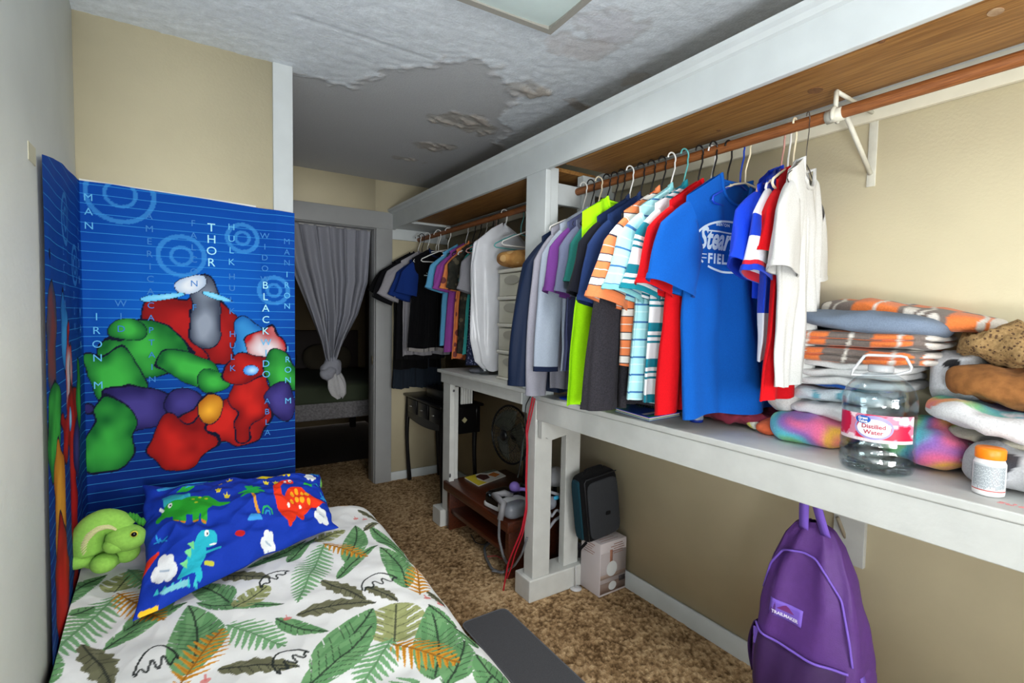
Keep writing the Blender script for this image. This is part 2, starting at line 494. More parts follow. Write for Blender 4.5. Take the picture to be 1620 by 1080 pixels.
ct = thing('counter', 'long white painted wooden counter along the right wall', 'counter', (1.6, .6, .87))
MB().box(XF-.010, XW, YB, 1.842, .968, .99).build('top_board', white2, ct, bevel=.004, smooth=False)
MB().box(XF-.006, XF+.03, YB, 1.93, .873, .967).build('apron', white2, ct, bevel=.003, smooth=False)
MB().box(XF+.035, XW, .96, 1.0, .90, .967).box(XF+.035, XW, 1.8, 1.83, .90, .967).build('crosspiece', white2, ct, smooth=False)
sc = MB()
for (px, py) in ((1228, 748), (1226, 773), (1443, 826), (1451, 799), (1575, 873)):
    c = hit(px, py, 0, XF-.0005); sc.ell(c, (.0025, .004, .004), 8)
sc.build('screw_head', white, ct)
cr = MB()
c0 = hit(1600, 797, 2, .9905)
for i in range(9):
    cr.ell(c0+np.array([random.uniform(-.012, .012), random.uniform(-.022, .02), 0]), (.003, .006, .0006), 8, rot=rotm('Z', random.uniform(0, 90)))
cr.build('red_smudge', mat('red_smudge', (226, 150, 150), .7), ct)

ft = thing('far_shelf_table', 'white painted shelf table in the far closet bay', 'table', (1.6, 2.45, 0))
MB().box(XF-.02, XW, 1.93, 2.955, .988, 1.008).build('top_board', white2, ft, bevel=.003, smooth=False)
MB().box(XF-.004, XF+.03, 2.0, 2.93, .925, .985).build('apron', white2, ft, bevel=.003, smooth=False)
MB().box(XF+.03, XW, 2.86, 2.885, .90, .985).build('side_rail', white2, ft, bevel=.002, smooth=False)
MB().box(XF, XF+.035, 2.80, 2.90, .10, .985).build('front_leg', white2, ft, bevel=.003, smooth=False)
MB().box(XF+.035, XF+.075, 2.83, 2.87, .10, .9).build('leg_batten', white2, ft, bevel=.002, smooth=False)
MB().box(1.345, 1.80, 2.86, 2.98, -.01, .10).build('plinth', white2, ft, bevel=.004, smooth=False)
b = MB()
for i in range(5): b.box(1.455+.017*i, 1.469+.017*i, 2.80, 2.815, .79, .905)
b.build('fluted_block', white2, ft, bevel=.002, smooth=False)
MB().ell(hit(718, 618, 1, 2.795), (.007, .004, .008), 10).ell(hit(712, 752, 1, 2.795), (.006, .004, .014), 10).build('latch', mat('grey_latch', (90, 90, 94), .4, metal=.6), ft)

# closet rods
def rod(y0, y1, label):
    o = MB().tube([(1.6, y0, 1.966), (1.6, (y0+y1)/2, 1.968), (1.6, y1, 1.970)], .0172, 16).build('closet_rod', rodm, autos=50)
    tag(o, label, 'rod', 'brown closet rods')
rod(YB, 1.883, 'brown wooden closet rod above the long counter')
rod(1.915, 3.87, 'brown wooden closet rod of the far bay by the doorway')
# rod bracket on the wall
wb = thing('rod_bracket', 'white metal triangular bracket holding the closet rod to the wall', 'bracket', (1.86, .73, 1.8))
met = mat('painted_bracket', (206, 204, 190), .45, noise=.1, nscale=30)
MB().box(XW-.004, XW, .72, .745, 1.80, 2.04).build('wall_plate', met, wb, bevel=.001)
MB().tube([(XW-.01, .732, 1.84), (1.66, .732, 1.985)], .0075, 8).tube([(XW-.006, .732, 2.03), (1.6, .732, 2.035)], .006, 8).build('strut', met, wb)
th = np.linspace(-.3*PI, 1.25*PI, 16)
MB().tube([(1.6+.021*math.cos(a), .732, 1.966+.021*math.sin(a)) for a in th], .006, 8).tube([(1.6, .732, 1.988), (1.6, .732, 2.035)], .007, 8).tube([(1.6, .755, 1.966), (1.6, .71, 1.966)], .0195, 14).build('rod_hook', met, wb)
# wall block under the counter
bb = thing('wall_block', 'white painted wood block with a dowel under the counter on the right wall', 'block', (1.86, .74, .55))
MB().box(XW-.02, XW, .688, .782, .552, .873).build('board', white2, bb, bevel=.002, smooth=False)
MB().tube([hit(1325, 818, 0, 1.82), (1.845, .745, .635)], .006, 8).build('dowel', mat('old_dowel', (150, 140, 120), .7), bb)

# ------------------------------------------------------------------ printed fabric hanging over the bed
def make_hanging():
    t = thing('wall_hanging', 'blue printed fabric hanging taped round the corner above the bed', 'wall hanging', (-.1, 2.3, .3))
    ph = MB()
    # path of the cloth along the wall in plan: left wall then head wall
    s0 = .80
    step = .0035
    sl = np.arange(-s0, .715, step)
    zs = np.arange(.30, 1.83, step)
    Sg, Zg = np.meshgrid(sl, zs)
    # corner rounding
    xc, yc = -.322, YH-.004
    X = np.where(Sg < 0, xc-.001+(-Sg)*.046, xc+Sg); Y = np.where(Sg < 0, yc+Sg*(1-.07*np.clip((Zg-.55)/1.1, 0, 1)), yc)
    rr = np.clip(1-np.abs(Sg)/.03, 0, 1)
    X = X+.004*rr; Y = Y-.004*rr
    # top edge line
    top = np.interp(Sg, [-.80, -.60, -.45, -.02, .1, .35, .715], [1.72, 1.755, 1.775, 1.812, 1.812, 1.803, 1.785])
    Zt = .30+(Zg-.30)*(top-.30)/(1.53-0.0)
    wave = .004*np.sin(Sg*23+1.2*np.sin(Zt*3))*(.4+.6*np.clip(1.8-Zt, 0, 1))+.003*noise2(Sg*12, Zt*6, 4)
    amp = np.clip(np.abs(Sg)/.08, .2, 1)
    Y = np.where(Sg >= 0, Y-.009-wave*amp-.013*np.clip((Sg-.58)/.06, 0, 1), Y); X = np.where(Sg < 0, X+.004+.5*wave*amp, X)
    Z = Zt
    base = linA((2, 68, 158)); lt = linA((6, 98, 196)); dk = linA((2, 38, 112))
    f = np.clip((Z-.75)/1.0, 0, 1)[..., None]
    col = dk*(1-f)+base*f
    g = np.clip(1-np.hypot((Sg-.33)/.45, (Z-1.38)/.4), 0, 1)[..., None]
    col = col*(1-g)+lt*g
    alpha = np.ones(Sg.shape)
    # plain concentric rings in pale blue
    for (cs, cz, r) in ((.12, 1.78, .10), (.305, 1.57, .075), (.515, 1.66, .055), (.63, 1.45, .055), (-.2, 1.50, .06), (-.42, 1.62, .07)):
        q = np.hypot(Sg-cs, Z-cz)
        k = (np.abs(q-r) < .008) | (np.abs(q-r*.45) < .006)
        col[k] = col[k]*.55+linA((70, 160, 225))*.45
    # abstract colour shapes (no figures): bold rounded paint shapes
    def wob(cs, cz, rs, rz, rot, seed, am=.16):
        c, s = math.cos(rot), math.sin(rot)
        a = ((Sg-cs)*c+(Z-cz)*s)/rs; b2 = (-(Sg-cs)*s+(Z-cz)*c)/rz
        return np.hypot(a, b2)+am*noise2(Sg*16, Z*16, seed)
    def blob(cs, cz, rs, rz, rot, c1, c2, seed):
        q = wob(cs, cz, rs*1.12, rz*1.12, rot, seed, .34)
        k = q < 1.0; f = np.clip((1-q[k])*1.25+.25*noise2(Sg[k]*30, Zg[k]*22, seed+50), 0, 1)[:, None]
        col[k] = linA(c1)*(1-f)+linA(c2)*f; alpha[k] = 0
        k = np.abs(q-1.0) < .03; col[k] = linA((10, 14, 40)); alpha[k] = 0
    red1, red2 = (120, 14, 16), (196, 34, 28)
    gr1, gr2 = (16, 96, 40), (60, 172, 66)
    pu1, pu2 = (34, 28, 84), (66, 58, 130)
    st1, st2 = (56, 64, 82), (140, 150, 166)
    wh1, wh2 = (170, 190, 214), (226, 232, 238)
    shapes = [
        (.33, 1.30, .12, .11, -.5, red1, (170, 26, 26), 1), (.42, 1.27, .08, .12, .3, red1, (160, 24, 24), 2), (.38, 1.33, .045, .12, 0, st1, st2, 3),
        (.33, 1.46, .045, .03, .2, wh1, wh2, 4), (.25, 1.41, .07, .012, .2, (90, 190, 235), (150, 220, 245), 5), (.41, 1.42, .05, .012, -.3, (90, 190, 235), (150, 220, 245), 6),
        (.545, 1.25, .055, .08, 0, (24, 96, 170), (60, 150, 210), 7), (.60, 1.21, .07, .075, 0, (170, 24, 28), (220, 210, 214), 8),
        (.19, 1.20, .12, .085, -.1, gr1, gr2, 9), (.10, 1.10, .07, .11, .3, gr1, gr2, 10), (.33, 1.13, .10, .05, -.4, gr1, gr2, 11), (.405, 1.07, .05, .04, 0, gr1, gr2, 12), (.14, 1.28, .05, .04, 0, gr1, gr2, 13),
        (.16, .98, .12, .085, .1, pu1, pu2, 14), (.29, .99, .06, .05, 0, pu1, pu2, 15), (.07, .87, .07, .12, 0, gr1, gr2, 16),
        (.44, .90, .16, .085, .15, red1, red2, 17), (.29, .83, .10, .10, .5, red1, red2, 18), (.54, 1.00, .065, .14, -.1, red1, red2, 19), (.53, 1.13, .10, .055, .2, red1, red2, 20), (.545, 1.11, .026, .022, 0, (60, 140, 220), (190, 230, 250), 21),
        (.39, .955, .045, .06, 0, (166, 96, 20), (236, 170, 50), 22), (.66, 1.08, .06, .09, .3, gr1, gr2, 23), (.66, .98, .05, .07, 0, pu1, pu2, 24),
        (-.70, 1.30, .07, .16, 0, st1, (120, 60, 56), 31), (-.48, 1.28, .06, .10, 0, (24, 96, 170), (60, 150, 210), 32), (-.40, 1.15, .08, .12, 0, (170, 24, 28), (210, 200, 206), 33), (-.68, 1.05, .09, .13, .1, gr1, gr2, 34),
        (-.40, 1.02, .16, .07, .2, red1, red2, 35), (-.34, .80, .06, .30, .0, red1, red2, 36), (-.36, 1.02, .03, .03, 0, (60, 140, 220), (170, 220, 245), 37), (-.16, 1.05, .07, .10, 0, gr1, gr2, 38), (-.62, .85, .09, .14, 0, (166, 96, 20), (226, 160, 50), 39), (-.60, .6, .10, .16, 0, red1, red2, 40), (-.25, .9, .05, .08, 0, pu1, pu2, 41)]
    for sh in shapes: blob(*sh)
    # material with ruled light lines where alpha is 1
    m = bpy.data.materials.new('printed_blue_fabric'); m.use_nodes = True
    nt = m.node_tree; N = nt.nodes; L = nt.links; b = N['Principled BSDF']
    b.inputs['Roughness'].default_value = .75; b.inputs['Specular IOR Level'].default_value = .12
    at = N.new('ShaderNodeAttribute'); at.attribute_name = 'Col'
    uvn = N.new('ShaderNodeUVMap'); sp = N.new('ShaderNodeSeparateXYZ'); L.new(uvn.outputs[0], sp.inputs[0])
    def line(sock, per, w):
        d = N.new('ShaderNodeMath'); d.operation = 'PINGPONG'; d.inputs[1].default_value = per/2; L.new(sock, d.inputs[0])
        c = N.new('ShaderNodeMath'); c.operation = 'LESS_THAN'; c.inputs[1].default_value = w; L.new(d.outputs[0], c.inputs[0]); return c.outputs[0]
    h = line(sp.outputs[1], .034, .0011)
    mu = N.new('ShaderNodeMath'); mu.operation = 'MULTIPLY'; L.new(h, mu.inputs[0]); L.new(at.outputs['Alpha'], mu.inputs[1])
    mu2 = N.new('ShaderNodeMath'); mu2.operation = 'MULTIPLY'; mu2.inputs[1].default_value = .6; L.new(mu.outputs[0], mu2.inputs[0])
    mx = N.new('ShaderNodeMix'); mx.data_type = 'RGBA'; L.new(mu2.outputs[0], mx.inputs[0]); L.new(at.outputs['Color'], mx.inputs[6]); mx.inputs[7].default_value = (*lin((60, 160, 225)), 1)
    L.new(mx.outputs[2], b.inputs['Base Color'])
    cc = np.concatenate([col.reshape(-1, 3), alpha.reshape(-1, 1)], 1)
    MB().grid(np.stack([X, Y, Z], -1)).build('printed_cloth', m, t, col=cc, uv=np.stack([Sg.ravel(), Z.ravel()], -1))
    # lettering columns
    lm = mat('pale_blue_lettering', (90, 178, 228), .7)
    ld = mat('dim_blue_lettering', (44, 122, 196), .7)
    lb = mat('bright_blue_lettering', (160, 226, 248), .7)
    def column(word, s, ztop, size, mm, pitch):
        for i, ch in enumerate(word):
            if ch == ' ': continue
            V, F = text_verts(ch, size)
            V = V-(V.max(0)+V.min(0))/2
            z = ztop-i*pitch
            if s >= 0: P3 = [(xc+s+a, yc-.0165-(.014 if s > .58 else 0), z+b2) for a, b2 in V]
            else: P3 = [(xc-.001+(-s)*.046-a*.046+.0105, yc+s*.94+a, z+b2) for a, b2 in V]
            MB().add(P3, F).build('letter', mm, t, smooth=False)
    column('MAN', .030, 1.755, .036, lm, .050)
    column('AMERICA', .205, 1.71, .034, ld, .047)
    column('CAPTAIN', .205, 1.375, .032, ld, .047)
    column('FALCON F', .345, 1.70, .034, ld, .047)
    column('THOR', .405, 1.69, .046, lb, .046)
    column('HULK', .475, 1.70, .036, lm, .047)
    column('HULK HULK', .475, 1.50, .034, ld, .047)
    column('WIDOW', .595, 1.675, .034, ld, .045)
    column('BLACK', .597, 1.47, .042, lb, .048)
    column('WIDO', .597, 1.23, .040, lm, .045)
    column('MAN', .680, 1.66, .034, ld, .045)
    column('IRON', .680, 1.52, .034, lm, .045)
    column('IRON M', .682, 1.20, .036, lm, .045)
    column('IRON M', .045, 1.33, .038, lm, .050)
    column('WID', .115, 1.38, .034, ld, .047)
    column('ABLA', .60, .98, .034, ld, .045)
    column('IRON MAN', -.14, 1.62, .040, lm, .055)
    column('WIDOW', -.30, 1.50, .036, ld, .05)
    column('FALCON', -.52, 1.62, .036, ld, .05)
    # white backing strip showing above the cloth and masking tape
    a = hit(125, 284, 1, YH-.001); b3 = hit(405, 330, 1, YH-.001)
    MB().poly([a+np.array([0, 0, .004]), a-np.array([0, 0, .02]), b3-np.array([0, 0, .03]), b3+np.array([0, 0, .012]), (a+b3)/2+np.array([.05, 0, .006])], (0, -.0012, 0)).build('backing_strip', mat('clear_tape', (214, 216, 210), .3), t, smooth=False, fixn=True)
    c = hit(53, 243, 0, -.286)
    MB().box(-.2905, -.2885, c[1]-.03, c[1]+.035, c[2]-.02, c[2]+.02).build('tape_patch', mat('masking_tape', (190, 186, 160), .6), t, smooth=False)
make_hanging()

# ------------------------------------------------------------------ bed
BX1 = .685
def bed_top(X, Y):
    z = .492+.007*noise2(X*5, Y*5, 3)+.006*noise2(X*12+Y*6, Y*9-X*3, 5)-.003*np.abs(noise2(X*16-Y*7, Y*11+X*9, 15))+.0018*noise2(X*30, Y*22+X*8, 6)
    return z
def make_bed():
    t = thing('bed', 'single bed under a white duvet printed with green and ochre leaves', 'bed', (.2, 1.35, 0))
    MB().box(-.24, .64, .46, 2.28, .08, .24).build('box_spring', cloth('boxspring', (180, 176, 168)), t, bevel=.02)
    MB().box(-.25, .65, .45, 2.30, .24, .44).build('mattress', cloth('mattress', (214, 212, 206)), t, bevel=.04)
    lg = mat('bed_leg', (40, 38, 38), .5)
    for x in (-.2, .6):
        for y in (.5, 2.24): MB().lathe([(.02, -.01), (.024, .08)], (x, y, 0), 12).build('leg', lg, t)
    # duvet
    step = .0028
    s = np.arange(-.475, .80, step); v = np.arange(.72, 2.62, step)
    S_, V_ = np.meshgrid(s, v)
    # plan coordinates with wrap on the right side and the far end
    R = .075
    def wrap(a, edge):
        """arc-length coordinate a to (position, drop): flat until edge-R, then quarter circle, then straight down"""
        x = np.minimum(a, edge-R); q = np.clip(a-(edge-R), 0, None)
        ang = np.clip(q/R, 0, PI/2)
        x = np.where(q > 0, edge-R+R*np.sin(ang), x)
        d = np.where(q > 0, R*(1-np.cos(ang)), 0)+np.clip(q-R*PI/2, 0, None)
        return x, d
    S0 = S_+.17
    X, dx = wrap(S0, .66+.035*np.clip((V_-.9)/1.4, 0, 1)+.0*V_)
    Y, dy = wrap(V_, 2.322-.10*np.clip((S0-.45)/.25, 0, 1)**2)
    Z = bed_top(X, Y)-np.maximum(dx, 0)-np.maximum(dy, 0)
    side = np.clip(dx/.2, 0, 1)
    X = X+side*(.012+.012*np.sin(V_*14+1.3*np.sin(V_*5)))
    wx_ = np.where(Y > 1.55, -.29-(Y-1.55)*.04625, -.29+(1.55-Y)*.0143)
    X = np.maximum(X, wx_+.013); Z = np.maximum(Z, .16)
    # left edge rises a bit against the wall
    Z = Z+.03*np.clip((-.22-X)/.09, 0, 1)
    # ---- print, in flat duvet coordinates
    U = S0; W = V_
    col = np.zeros(U.shape+(3,)); col[:] = linA((226, 227, 226))
    K = lambda px, py: hit(px, py, 2, .495)[:2]
    def put(mask, rgb, f=1.0):
        col[mask] = col[mask]*(1-f)+linA(rgb)*f
    ink = (38, 44, 42)
    def frame(a, b, pad):
        a = np.array(a); b = np.array(b); Lh = np.linalg.norm(b-a); e = (b-a)/Lh
        r = Lh*.75+pad
        c = (a+b)/2
        i0, i1 = np.searchsorted(v, (c[1]-r, c[1]+r)); j0, j1 = np.searchsorted(s, (c[0]-.17-r, c[0]-.17+r))
        sl = (slice(i0, i1), slice(j0, j1))
        x = U[sl]-a[0]; y = W[sl]-a[1]
        return sl, (x*e[0]+y*e[1])/Lh, (-x*e[1]+y*e[0]), Lh
    def sub(sl, mask, rgb, f=1.0):
        c = col[sl]; c[mask] = c[mask]*(1-f)+linA(rgb)*f
    def leaf(a, b, hw, c1=(112, 158, 108), c2=(84, 134, 86), bend=0, veins=True, wavy=0, slit=.35):
        sl, l, d, Lh = frame(a, b, hw*2)
        d = d-bend*Lh*4*l*(1-l)
        w = hw*np.sin(PI*np.clip(l, 0, 1)**.8)**.8
        if wavy: w = w*(1+wavy*np.sin(l*34+np.sign(d)*1.3))
        k = (l > 0) & (l < 1) & (np.abs(d) < w)
        vein = (l*Lh-np.abs(d)*.9)/.022
        slits = (np.abs(vein-np.round(vein)) < .07) & (np.abs(d) > w*(1-slit)) & (_hash(np.round(vein).astype(np.int64), np.sign(d).astype(np.int64), 0, int(Lh*1e5)) > .2)
        streak = noise2(l*Lh*25+d*70, d*60, 3) > 0
        sub(sl, k & ~slits, c1); sub(sl, k & streak & ~slits, c2, .6)
        if veins:
            vn = (np.abs(vein-np.round(vein)) < .075) & (np.abs(d) < w*.8) & (_hash(np.round(vein).astype(np.int64), np.sign(d).astype(np.int64), 3, int(Lh*1e5)) > -.45)
            sub(sl, k & vn, ink, .75)
            sub(sl, (l > .02) & (l < 1.0) & (np.abs(d) < .0028), ink, .85)
    def fern(a, b, hw, c1=(118, 166, 118), sp=.022, taper=1.0, bend=0, thick=.40):
        sl, l, d, Lh = frame(a, b, hw*2)
        d = d-bend*Lh*4*l*(1-l)
        t2 = (l*Lh-np.abs(d)*.75)/sp
        w = hw*np.sin(PI*np.clip(l*.9+.1, 0, 1))**.7
        fr2 = np.abs(t2-np.round(t2))
        k = (fr2 < thick*np.sqrt(np.clip(1-(np.abs(d)/(w+1e-6)), 0, 1))*1.1) & (np.abs(d) < w) & (l > -.05) & (l < 1)
        sub(sl, k, c1); sub(sl, (l > -.08) & (l < 1) & (np.abs(d) < .0028), tuple(np.array(c1)*.85))
    def palm(a, b, hw, c1=(206, 144, 44)):
        fern(a, b, hw*1.15, c1, sp=.021, thick=.33)
        fern(a, b, hw*.9, (178, 118, 36), sp=.0215, thick=.12)
    def monstera(a, b, hw, c1=(158, 164, 112)):
        sl, l, d, Lh = frame(a, b, hw*2)
        w = hw*np.sin(PI*np.clip(l, 0, 1)**.9)**.45
        t2 = (l*Lh-np.abs(d)*.6)/.034; fr2 = np.abs(t2-np.round(t2))
        k = (l > 0) & (l < 1) & (np.abs(d) < w) & ~((fr2 > .40) & (np.abs(d) > hw*.35))
        sub(sl, k, c1); sub(sl, k & (noise2(l*9, d*60, 5) > .1), (140, 146, 96), .6)
        sub(sl, k & (fr2 < .05) & (np.abs(d) < w*.75), ink, .6); sub(sl, (l > -.05) & (l < .97) & (np.abs(d) < .0028), ink, .8)
    def scribble(a, b, h):
        a = np.array(a); b = np.array(b); e = (b-a); nn = np.array([-e[1], e[0]]); nn /= np.linalg.norm(nn)
        if nn[1] > 0: nn = -nn
        pts = [a+e*f+nn*(-h*1.9*math.sin(PI*f)**.6) for f in np.linspace(0, 1, 16)]
        for i in range(1, 9):
            f = 1-i/8.0; pts.append(a+e*(f+.03)+nn*(h*(-1.3 if i % 2 else .5)*(math.sin(PI*min(max(f, .12), .88)))))
        pts = np.array(pts)
        for _ in range(2):
            q0 = pts[:-1]*.75+pts[1:]*.25; q1 = pts[:-1]*.25+pts[1:]*.75
            pts = np.concatenate([pts[:1], np.stack([q0, q1], 1).reshape(-1, 2), pts[-1:]])
        for i in range(len(pts)-1):
            p, q = pts[i], pts[i+1]; r = np.linalg.norm(p-q)/2+.02; c = (p+q)/2
            i0, i1 = np.searchsorted(v, (c[1]-r, c[1]+r)); j0, j1 = np.searchsorted(s, (c[0]-.17-r, c[0]-.17+r))
            sl = (slice(i0, i1), slice(j0, j1)); dd, _ = segdist(U[sl], W[sl], p, q); sub(sl, dd < .0029, ink, .9)
    OL = ((116, 116, 90), (98, 98, 74))
    L_ = [
     ('G', 76, 991, 169, 907, .028), ('F', 58, 1067, 178, 947, .055), ('D', 129, 1018, 176, 1085, .026), ('G', 162, 1020, 296, 951, .028), ('G', 298, 1066, 298, 956, .055),
     ('F', 452, 1015, 364, 987, .05), ('G', 311, 951, 449, 951, .022), ('G', 364, 951, 300, 922, .04), ('D', 338, 907, 430, 916, .024), ('M', 372, 960, 424, 925, .035),
     ('G', 391, 896, 484, 853, .022), ('F', 471, 950, 511, 865, .05), ('D', 508, 918, 580, 950, .024), ('D', 468, 968, 595, 950, .026), ('G', 436, 973, 520, 996, .022),
     ('G', 547, 886, 562, 829, .038), ('G', 533, 913, 598, 860, .022), ('M', 182, 932, 212, 900, .05), ('G', 196, 991, 278, 938, .035),
     ('G', 644, 927, 601, 864, .04), ('D', 577, 928, 630, 949, .018), ('M', 624, 1010, 627, 951, .075), ('G', 687, 1075, 679, 955, .055), ('G', 724, 980, 678, 953, .015),
     ('G', 757, 1016, 719, 981, .016), ('G', 705, 1085, 735, 1005, .035), ('G', 805, 1085, 753, 1034, .035), ('G', 494, 1055, 590, 958, .052), ('G', 478, 1082, 588, 986, .042), ('F', 568, 1085, 618, 1008, .05),
     ('G', 643, 865, 585, 830, .026), ('D', 566, 806, 612, 822, .014), ('D', 576, 838, 600, 822, .014), ('G', 655, 884, 597, 853, .016), ('D', 676, 927, 706, 949, .014), ('M', 497, 856, 545, 836, .03),
     ('D', 344, 1056, 474, 1049, .026), ('G', 30, 1110, 90, 1040, .03), ('G', 455, 890, 500, 850, .02), ('F', 240, 930, 205, 900, .03), ('G', 110, 985, 150, 960, .02), ('F', 600, 1100, 660, 1080, .04)]
    for kind, ax, ay, bx, by, hw in L_:
        a, b = K(ax, ay), K(bx, by)
        hw *= 1.22
        if kind == 'G': leaf(a, b, hw, bend=.06*(1 if (ax+by) % 2 else -1))
        elif kind == 'F': fern(b, a, hw)
        elif kind == 'D': leaf(a, b, hw, OL[0], OL[1], bend=.04, wavy=.16, slit=.1)
        elif kind == 'M': monstera(a, b, hw)
    # leaves outside the picture, towards the foot of the bed
    rg = random.Random(3)
    for i in range(26):
        a = np.array([rg.uniform(-.3, .6), rg.uniform(.74, .9)]); th = rg.uniform(0, 2*PI); b = a+.16*np.array([math.cos(th), math.sin(th)])
        (leaf if i % 3 else fern)(a, b, .035)
    for (ax, ay, bx, by, hw) in ((190, 938, 260, 978, .045), (290, 1073, 352, 990, .05), (516, 860, 582, 878, .032), (540, 800, 577, 788, .03), (664, 933, 660, 888, .042), (628, 1016, 728, 1048, .055)):
        palm(K(ax, ay), K(bx, by), hw)
    for (ax, ay, bx, by, h) in ((42, 1040, 76, 1012, .03), (412, 928, 459, 905, .022), (211, 1067, 284, 1042, .05), (440, 1062, 491, 1028, .035), (574, 934, 630, 912, .035)):
        scribble(K(ax, ay), K(bx, by), h)
    for (px, py) in ((455, 973), (563, 817), (577, 819), (676, 942), (697, 949), (325, 1073)):
        c = K(px, py); q = np.hypot((U-c[0])/.011, (W-c[1])/.009); put(q < 1, (214, 116, 112), .85)
        put((np.abs(U-c[0]) < .002) & (np.abs(W-c[1]-.012) < .012), (214, 116, 112), .85)
    MB().grid(np.stack([X, Y, Z], -1)).build('duvet', mat('leaf_print_cotton', None, .9, attr=True, noise=.04, nscale=6, bump=.25, bscale=60, spec=.2), t, col=col.reshape(-1, 3))
make_bed()

# ------------------------------------------------------------------ pillow with a dinosaur print
def make_pillow():
    TL = np.array([-.150, 2.225, .712]); TR = np.array([.462, 2.20, .670]); BR = np.array([.475, 1.93, .535]); BL = np.array([-.128, 1.655, .512])
    n = 300; mm = 220
    a = np.linspace(0, 1, n); b = np.linspace(0, 1, mm)
    A_, B_ = np.meshgrid(a, b)
    nrm = np.cross(TR-TL, BL-TL); nrm /= np.linalg.norm(nrm)
    if nrm[2] < 0: nrm = -nrm
    def bil(TL, TR, BL, BR, A_, B_): return (TL*(1-A_)[..., None]*(1-B_)[..., None]+TR*A_[..., None]*(1-B_)[..., None]+BL*(1-A_)[..., None]*B_[..., None]+BR*A_[..., None]*B_[..., None])
    # pinch the edges in a little between corners
    pu = 4*A_*(1-A_); pv = 4*B_*(1-B_)
    Aw = A_+(.5-A_)*(.05*pv+.03*noise2(B_*9, A_*2, 7))*np.abs(2*A_-1)**2; Bw = B_+(.5-B_)*(.10*pu+.05*noise2(A_*9, B_*2, 8))*np.abs(2*B_-1)**2
    P0 = bil(TL, TR, BL, BR, Aw, Bw)
    puff = (np.clip(pu, 0, 1)**.5)*(np.clip(pv, 0, 1)**.5)
    wr = .010*noise2(A_*7+B_*3, B_*6, 2)+.010*noise2(A_*15-B_*9, B_*11+A_*4, 3)-.008*np.abs(noise2(A_*9+B_*9, B_*8-A_*6, 12))
    Pt = P0+nrm*(.088*puff+wr*np.clip(puff*3, 0, 1))[..., None]
    Pb = P0-nrm*(.045*puff)[..., None]
    Pb[..., 2] = np.maximum(Pb[..., 2], .497)
    Pb[..., 1] = np.minimum(Pb[..., 1], YH-.02); Pt[..., 1] = np.minimum(Pt[..., 1], YH-.022)
    # print space: coordinates of the 600x480 study crop (2.25x)
    def pb(TL, TR, BL, BR): return bil(np.array(TL, float), np.array(TR, float), np.array(BL, float), np.array(BR, float), A_, B_)
    Q = pb((470, 385), (1150, 325), (505, 790), (1200, 545))
    x = Q[..., 0]; y = Q[..., 1]
    col = np.zeros(x.shape+(3,)); col[:] = linA((14, 52, 166))
    def put(k, c): col[k] = linA(c)
    def el(cx, cy, rx, ry, c, rot=0):
        co, si = math.cos(rot), math.sin(rot)
        u_ = ((x-cx)*co+(y-cy)*si)/rx; v_ = (-(x-cx)*si+(y-cy)*co)/ry
        put(u_*u_+v_*v_ < 1, c)
    def pl(pts, c): put(inpoly(x, y, pts), c)
    def st(pts, w, c):
        for i in range(len(pts)-1):
            ww = w if np.isscalar(w) else w[i]
            d, tt = segdist(x, y, pts[i], pts[i+1])
            w2 = ww if np.isscalar(w) else w[i]+(w[i+1]-w[i])*tt
            put(d < w2, c)
    def cloud(cx, cy, s):
        for dx, dy, r in ((0, 0, 18), (-22, 6, 14), (22, 4, 14), (-8, -14, 14), (12, -12, 13), (-10, 14, 13), (14, 14, 12)): el(cx+dx*s, cy+dy*s, r*s, r*s, (222, 226, 228))
        st([(cx-12*s, cy), (cx+14*s, cy+2*s)], 1.6, (150, 170, 190))
    # yellow stegosaurus
    Ye = (232, 212, 34)
    st([(880, 378), (915, 372), (960, 355), (1010, 345), (1060, 335)], [5, 14, 20, 12, 4], Ye)
    for (a_, b_) in ((895, 345), (915, 335), (940, 328), (965, 325), (990, 325), (1015, 325)): pl([(a_-12, b_+18), (a_, b_-6), (a_+12, b_+18)], (196, 220, 40))
    for a_ in (915, 935, 985, 1005): st([(a_, 365), (a_+2, 385)], 6, Ye)
    # green triceratops
    Gr = (38, 158, 44)
    el(590, 487, 46, 40, (52, 178, 190)); st([(548, 470), (580, 455), (615, 462), (625, 490)], 7, (40, 150, 190))
    el(650, 520, 62, 36, Gr); st([(690, 505), (730, 522), (768, 524)], [22, 9, 3], Gr); el(580, 520, 40, 28, Gr, -.3); st([(560, 525), (533, 560)], [16, 8], Gr)
    for a_ in (590, 612, 655, 682): st([(a_, 535), (a_, 568)], 11, Gr); st([(a_-6, 574), (a_+6, 574)], 3, (200, 120, 40))
    el(568, 505, 7, 7, (230, 236, 236)); el(569, 506, 3, 3, (10, 20, 30)); st([(545, 515), (536, 505)], 4, (230, 236, 236))
    for q in ((645, 497), (668, 490), (690, 497), (655, 515)): el(*q, 6, 4, (170, 200, 40))
    # red long-necked dinosaur
    Re = (226, 52, 22)
    st([(1010, 425), (975, 430), (948, 460), (950, 500), (985, 545), (990, 575)], [13, 13, 14, 17, 34, 10], Re)
    el(1035, 495, 62, 46, Re, -.4); st([(1075, 480), (1115, 488), (1160, 472)], [24, 14, 3], Re); st([(1010, 530), (1040, 545)], 14, Re)
    for q in ((1010, 480, 9), (1030, 465, 9), (1050, 490, 10), (1028, 492, 8), (1075, 465, 10), (1005, 505, 8), (1055, 465, 7), (1080, 490, 8)): el(q[0], q[1], q[2], q[2], (244, 168, 30))
    for q in ((990, 520), (1040, 512)): el(*q, 6, 6, (240, 230, 220))
    el(1008, 420, 7, 7, (240, 240, 240)); el(1010, 421, 3, 3, (20, 20, 20)); el(988, 425, 6, 6, (240, 240, 240))
    # teal t-rex
    Te = (38, 180, 200)
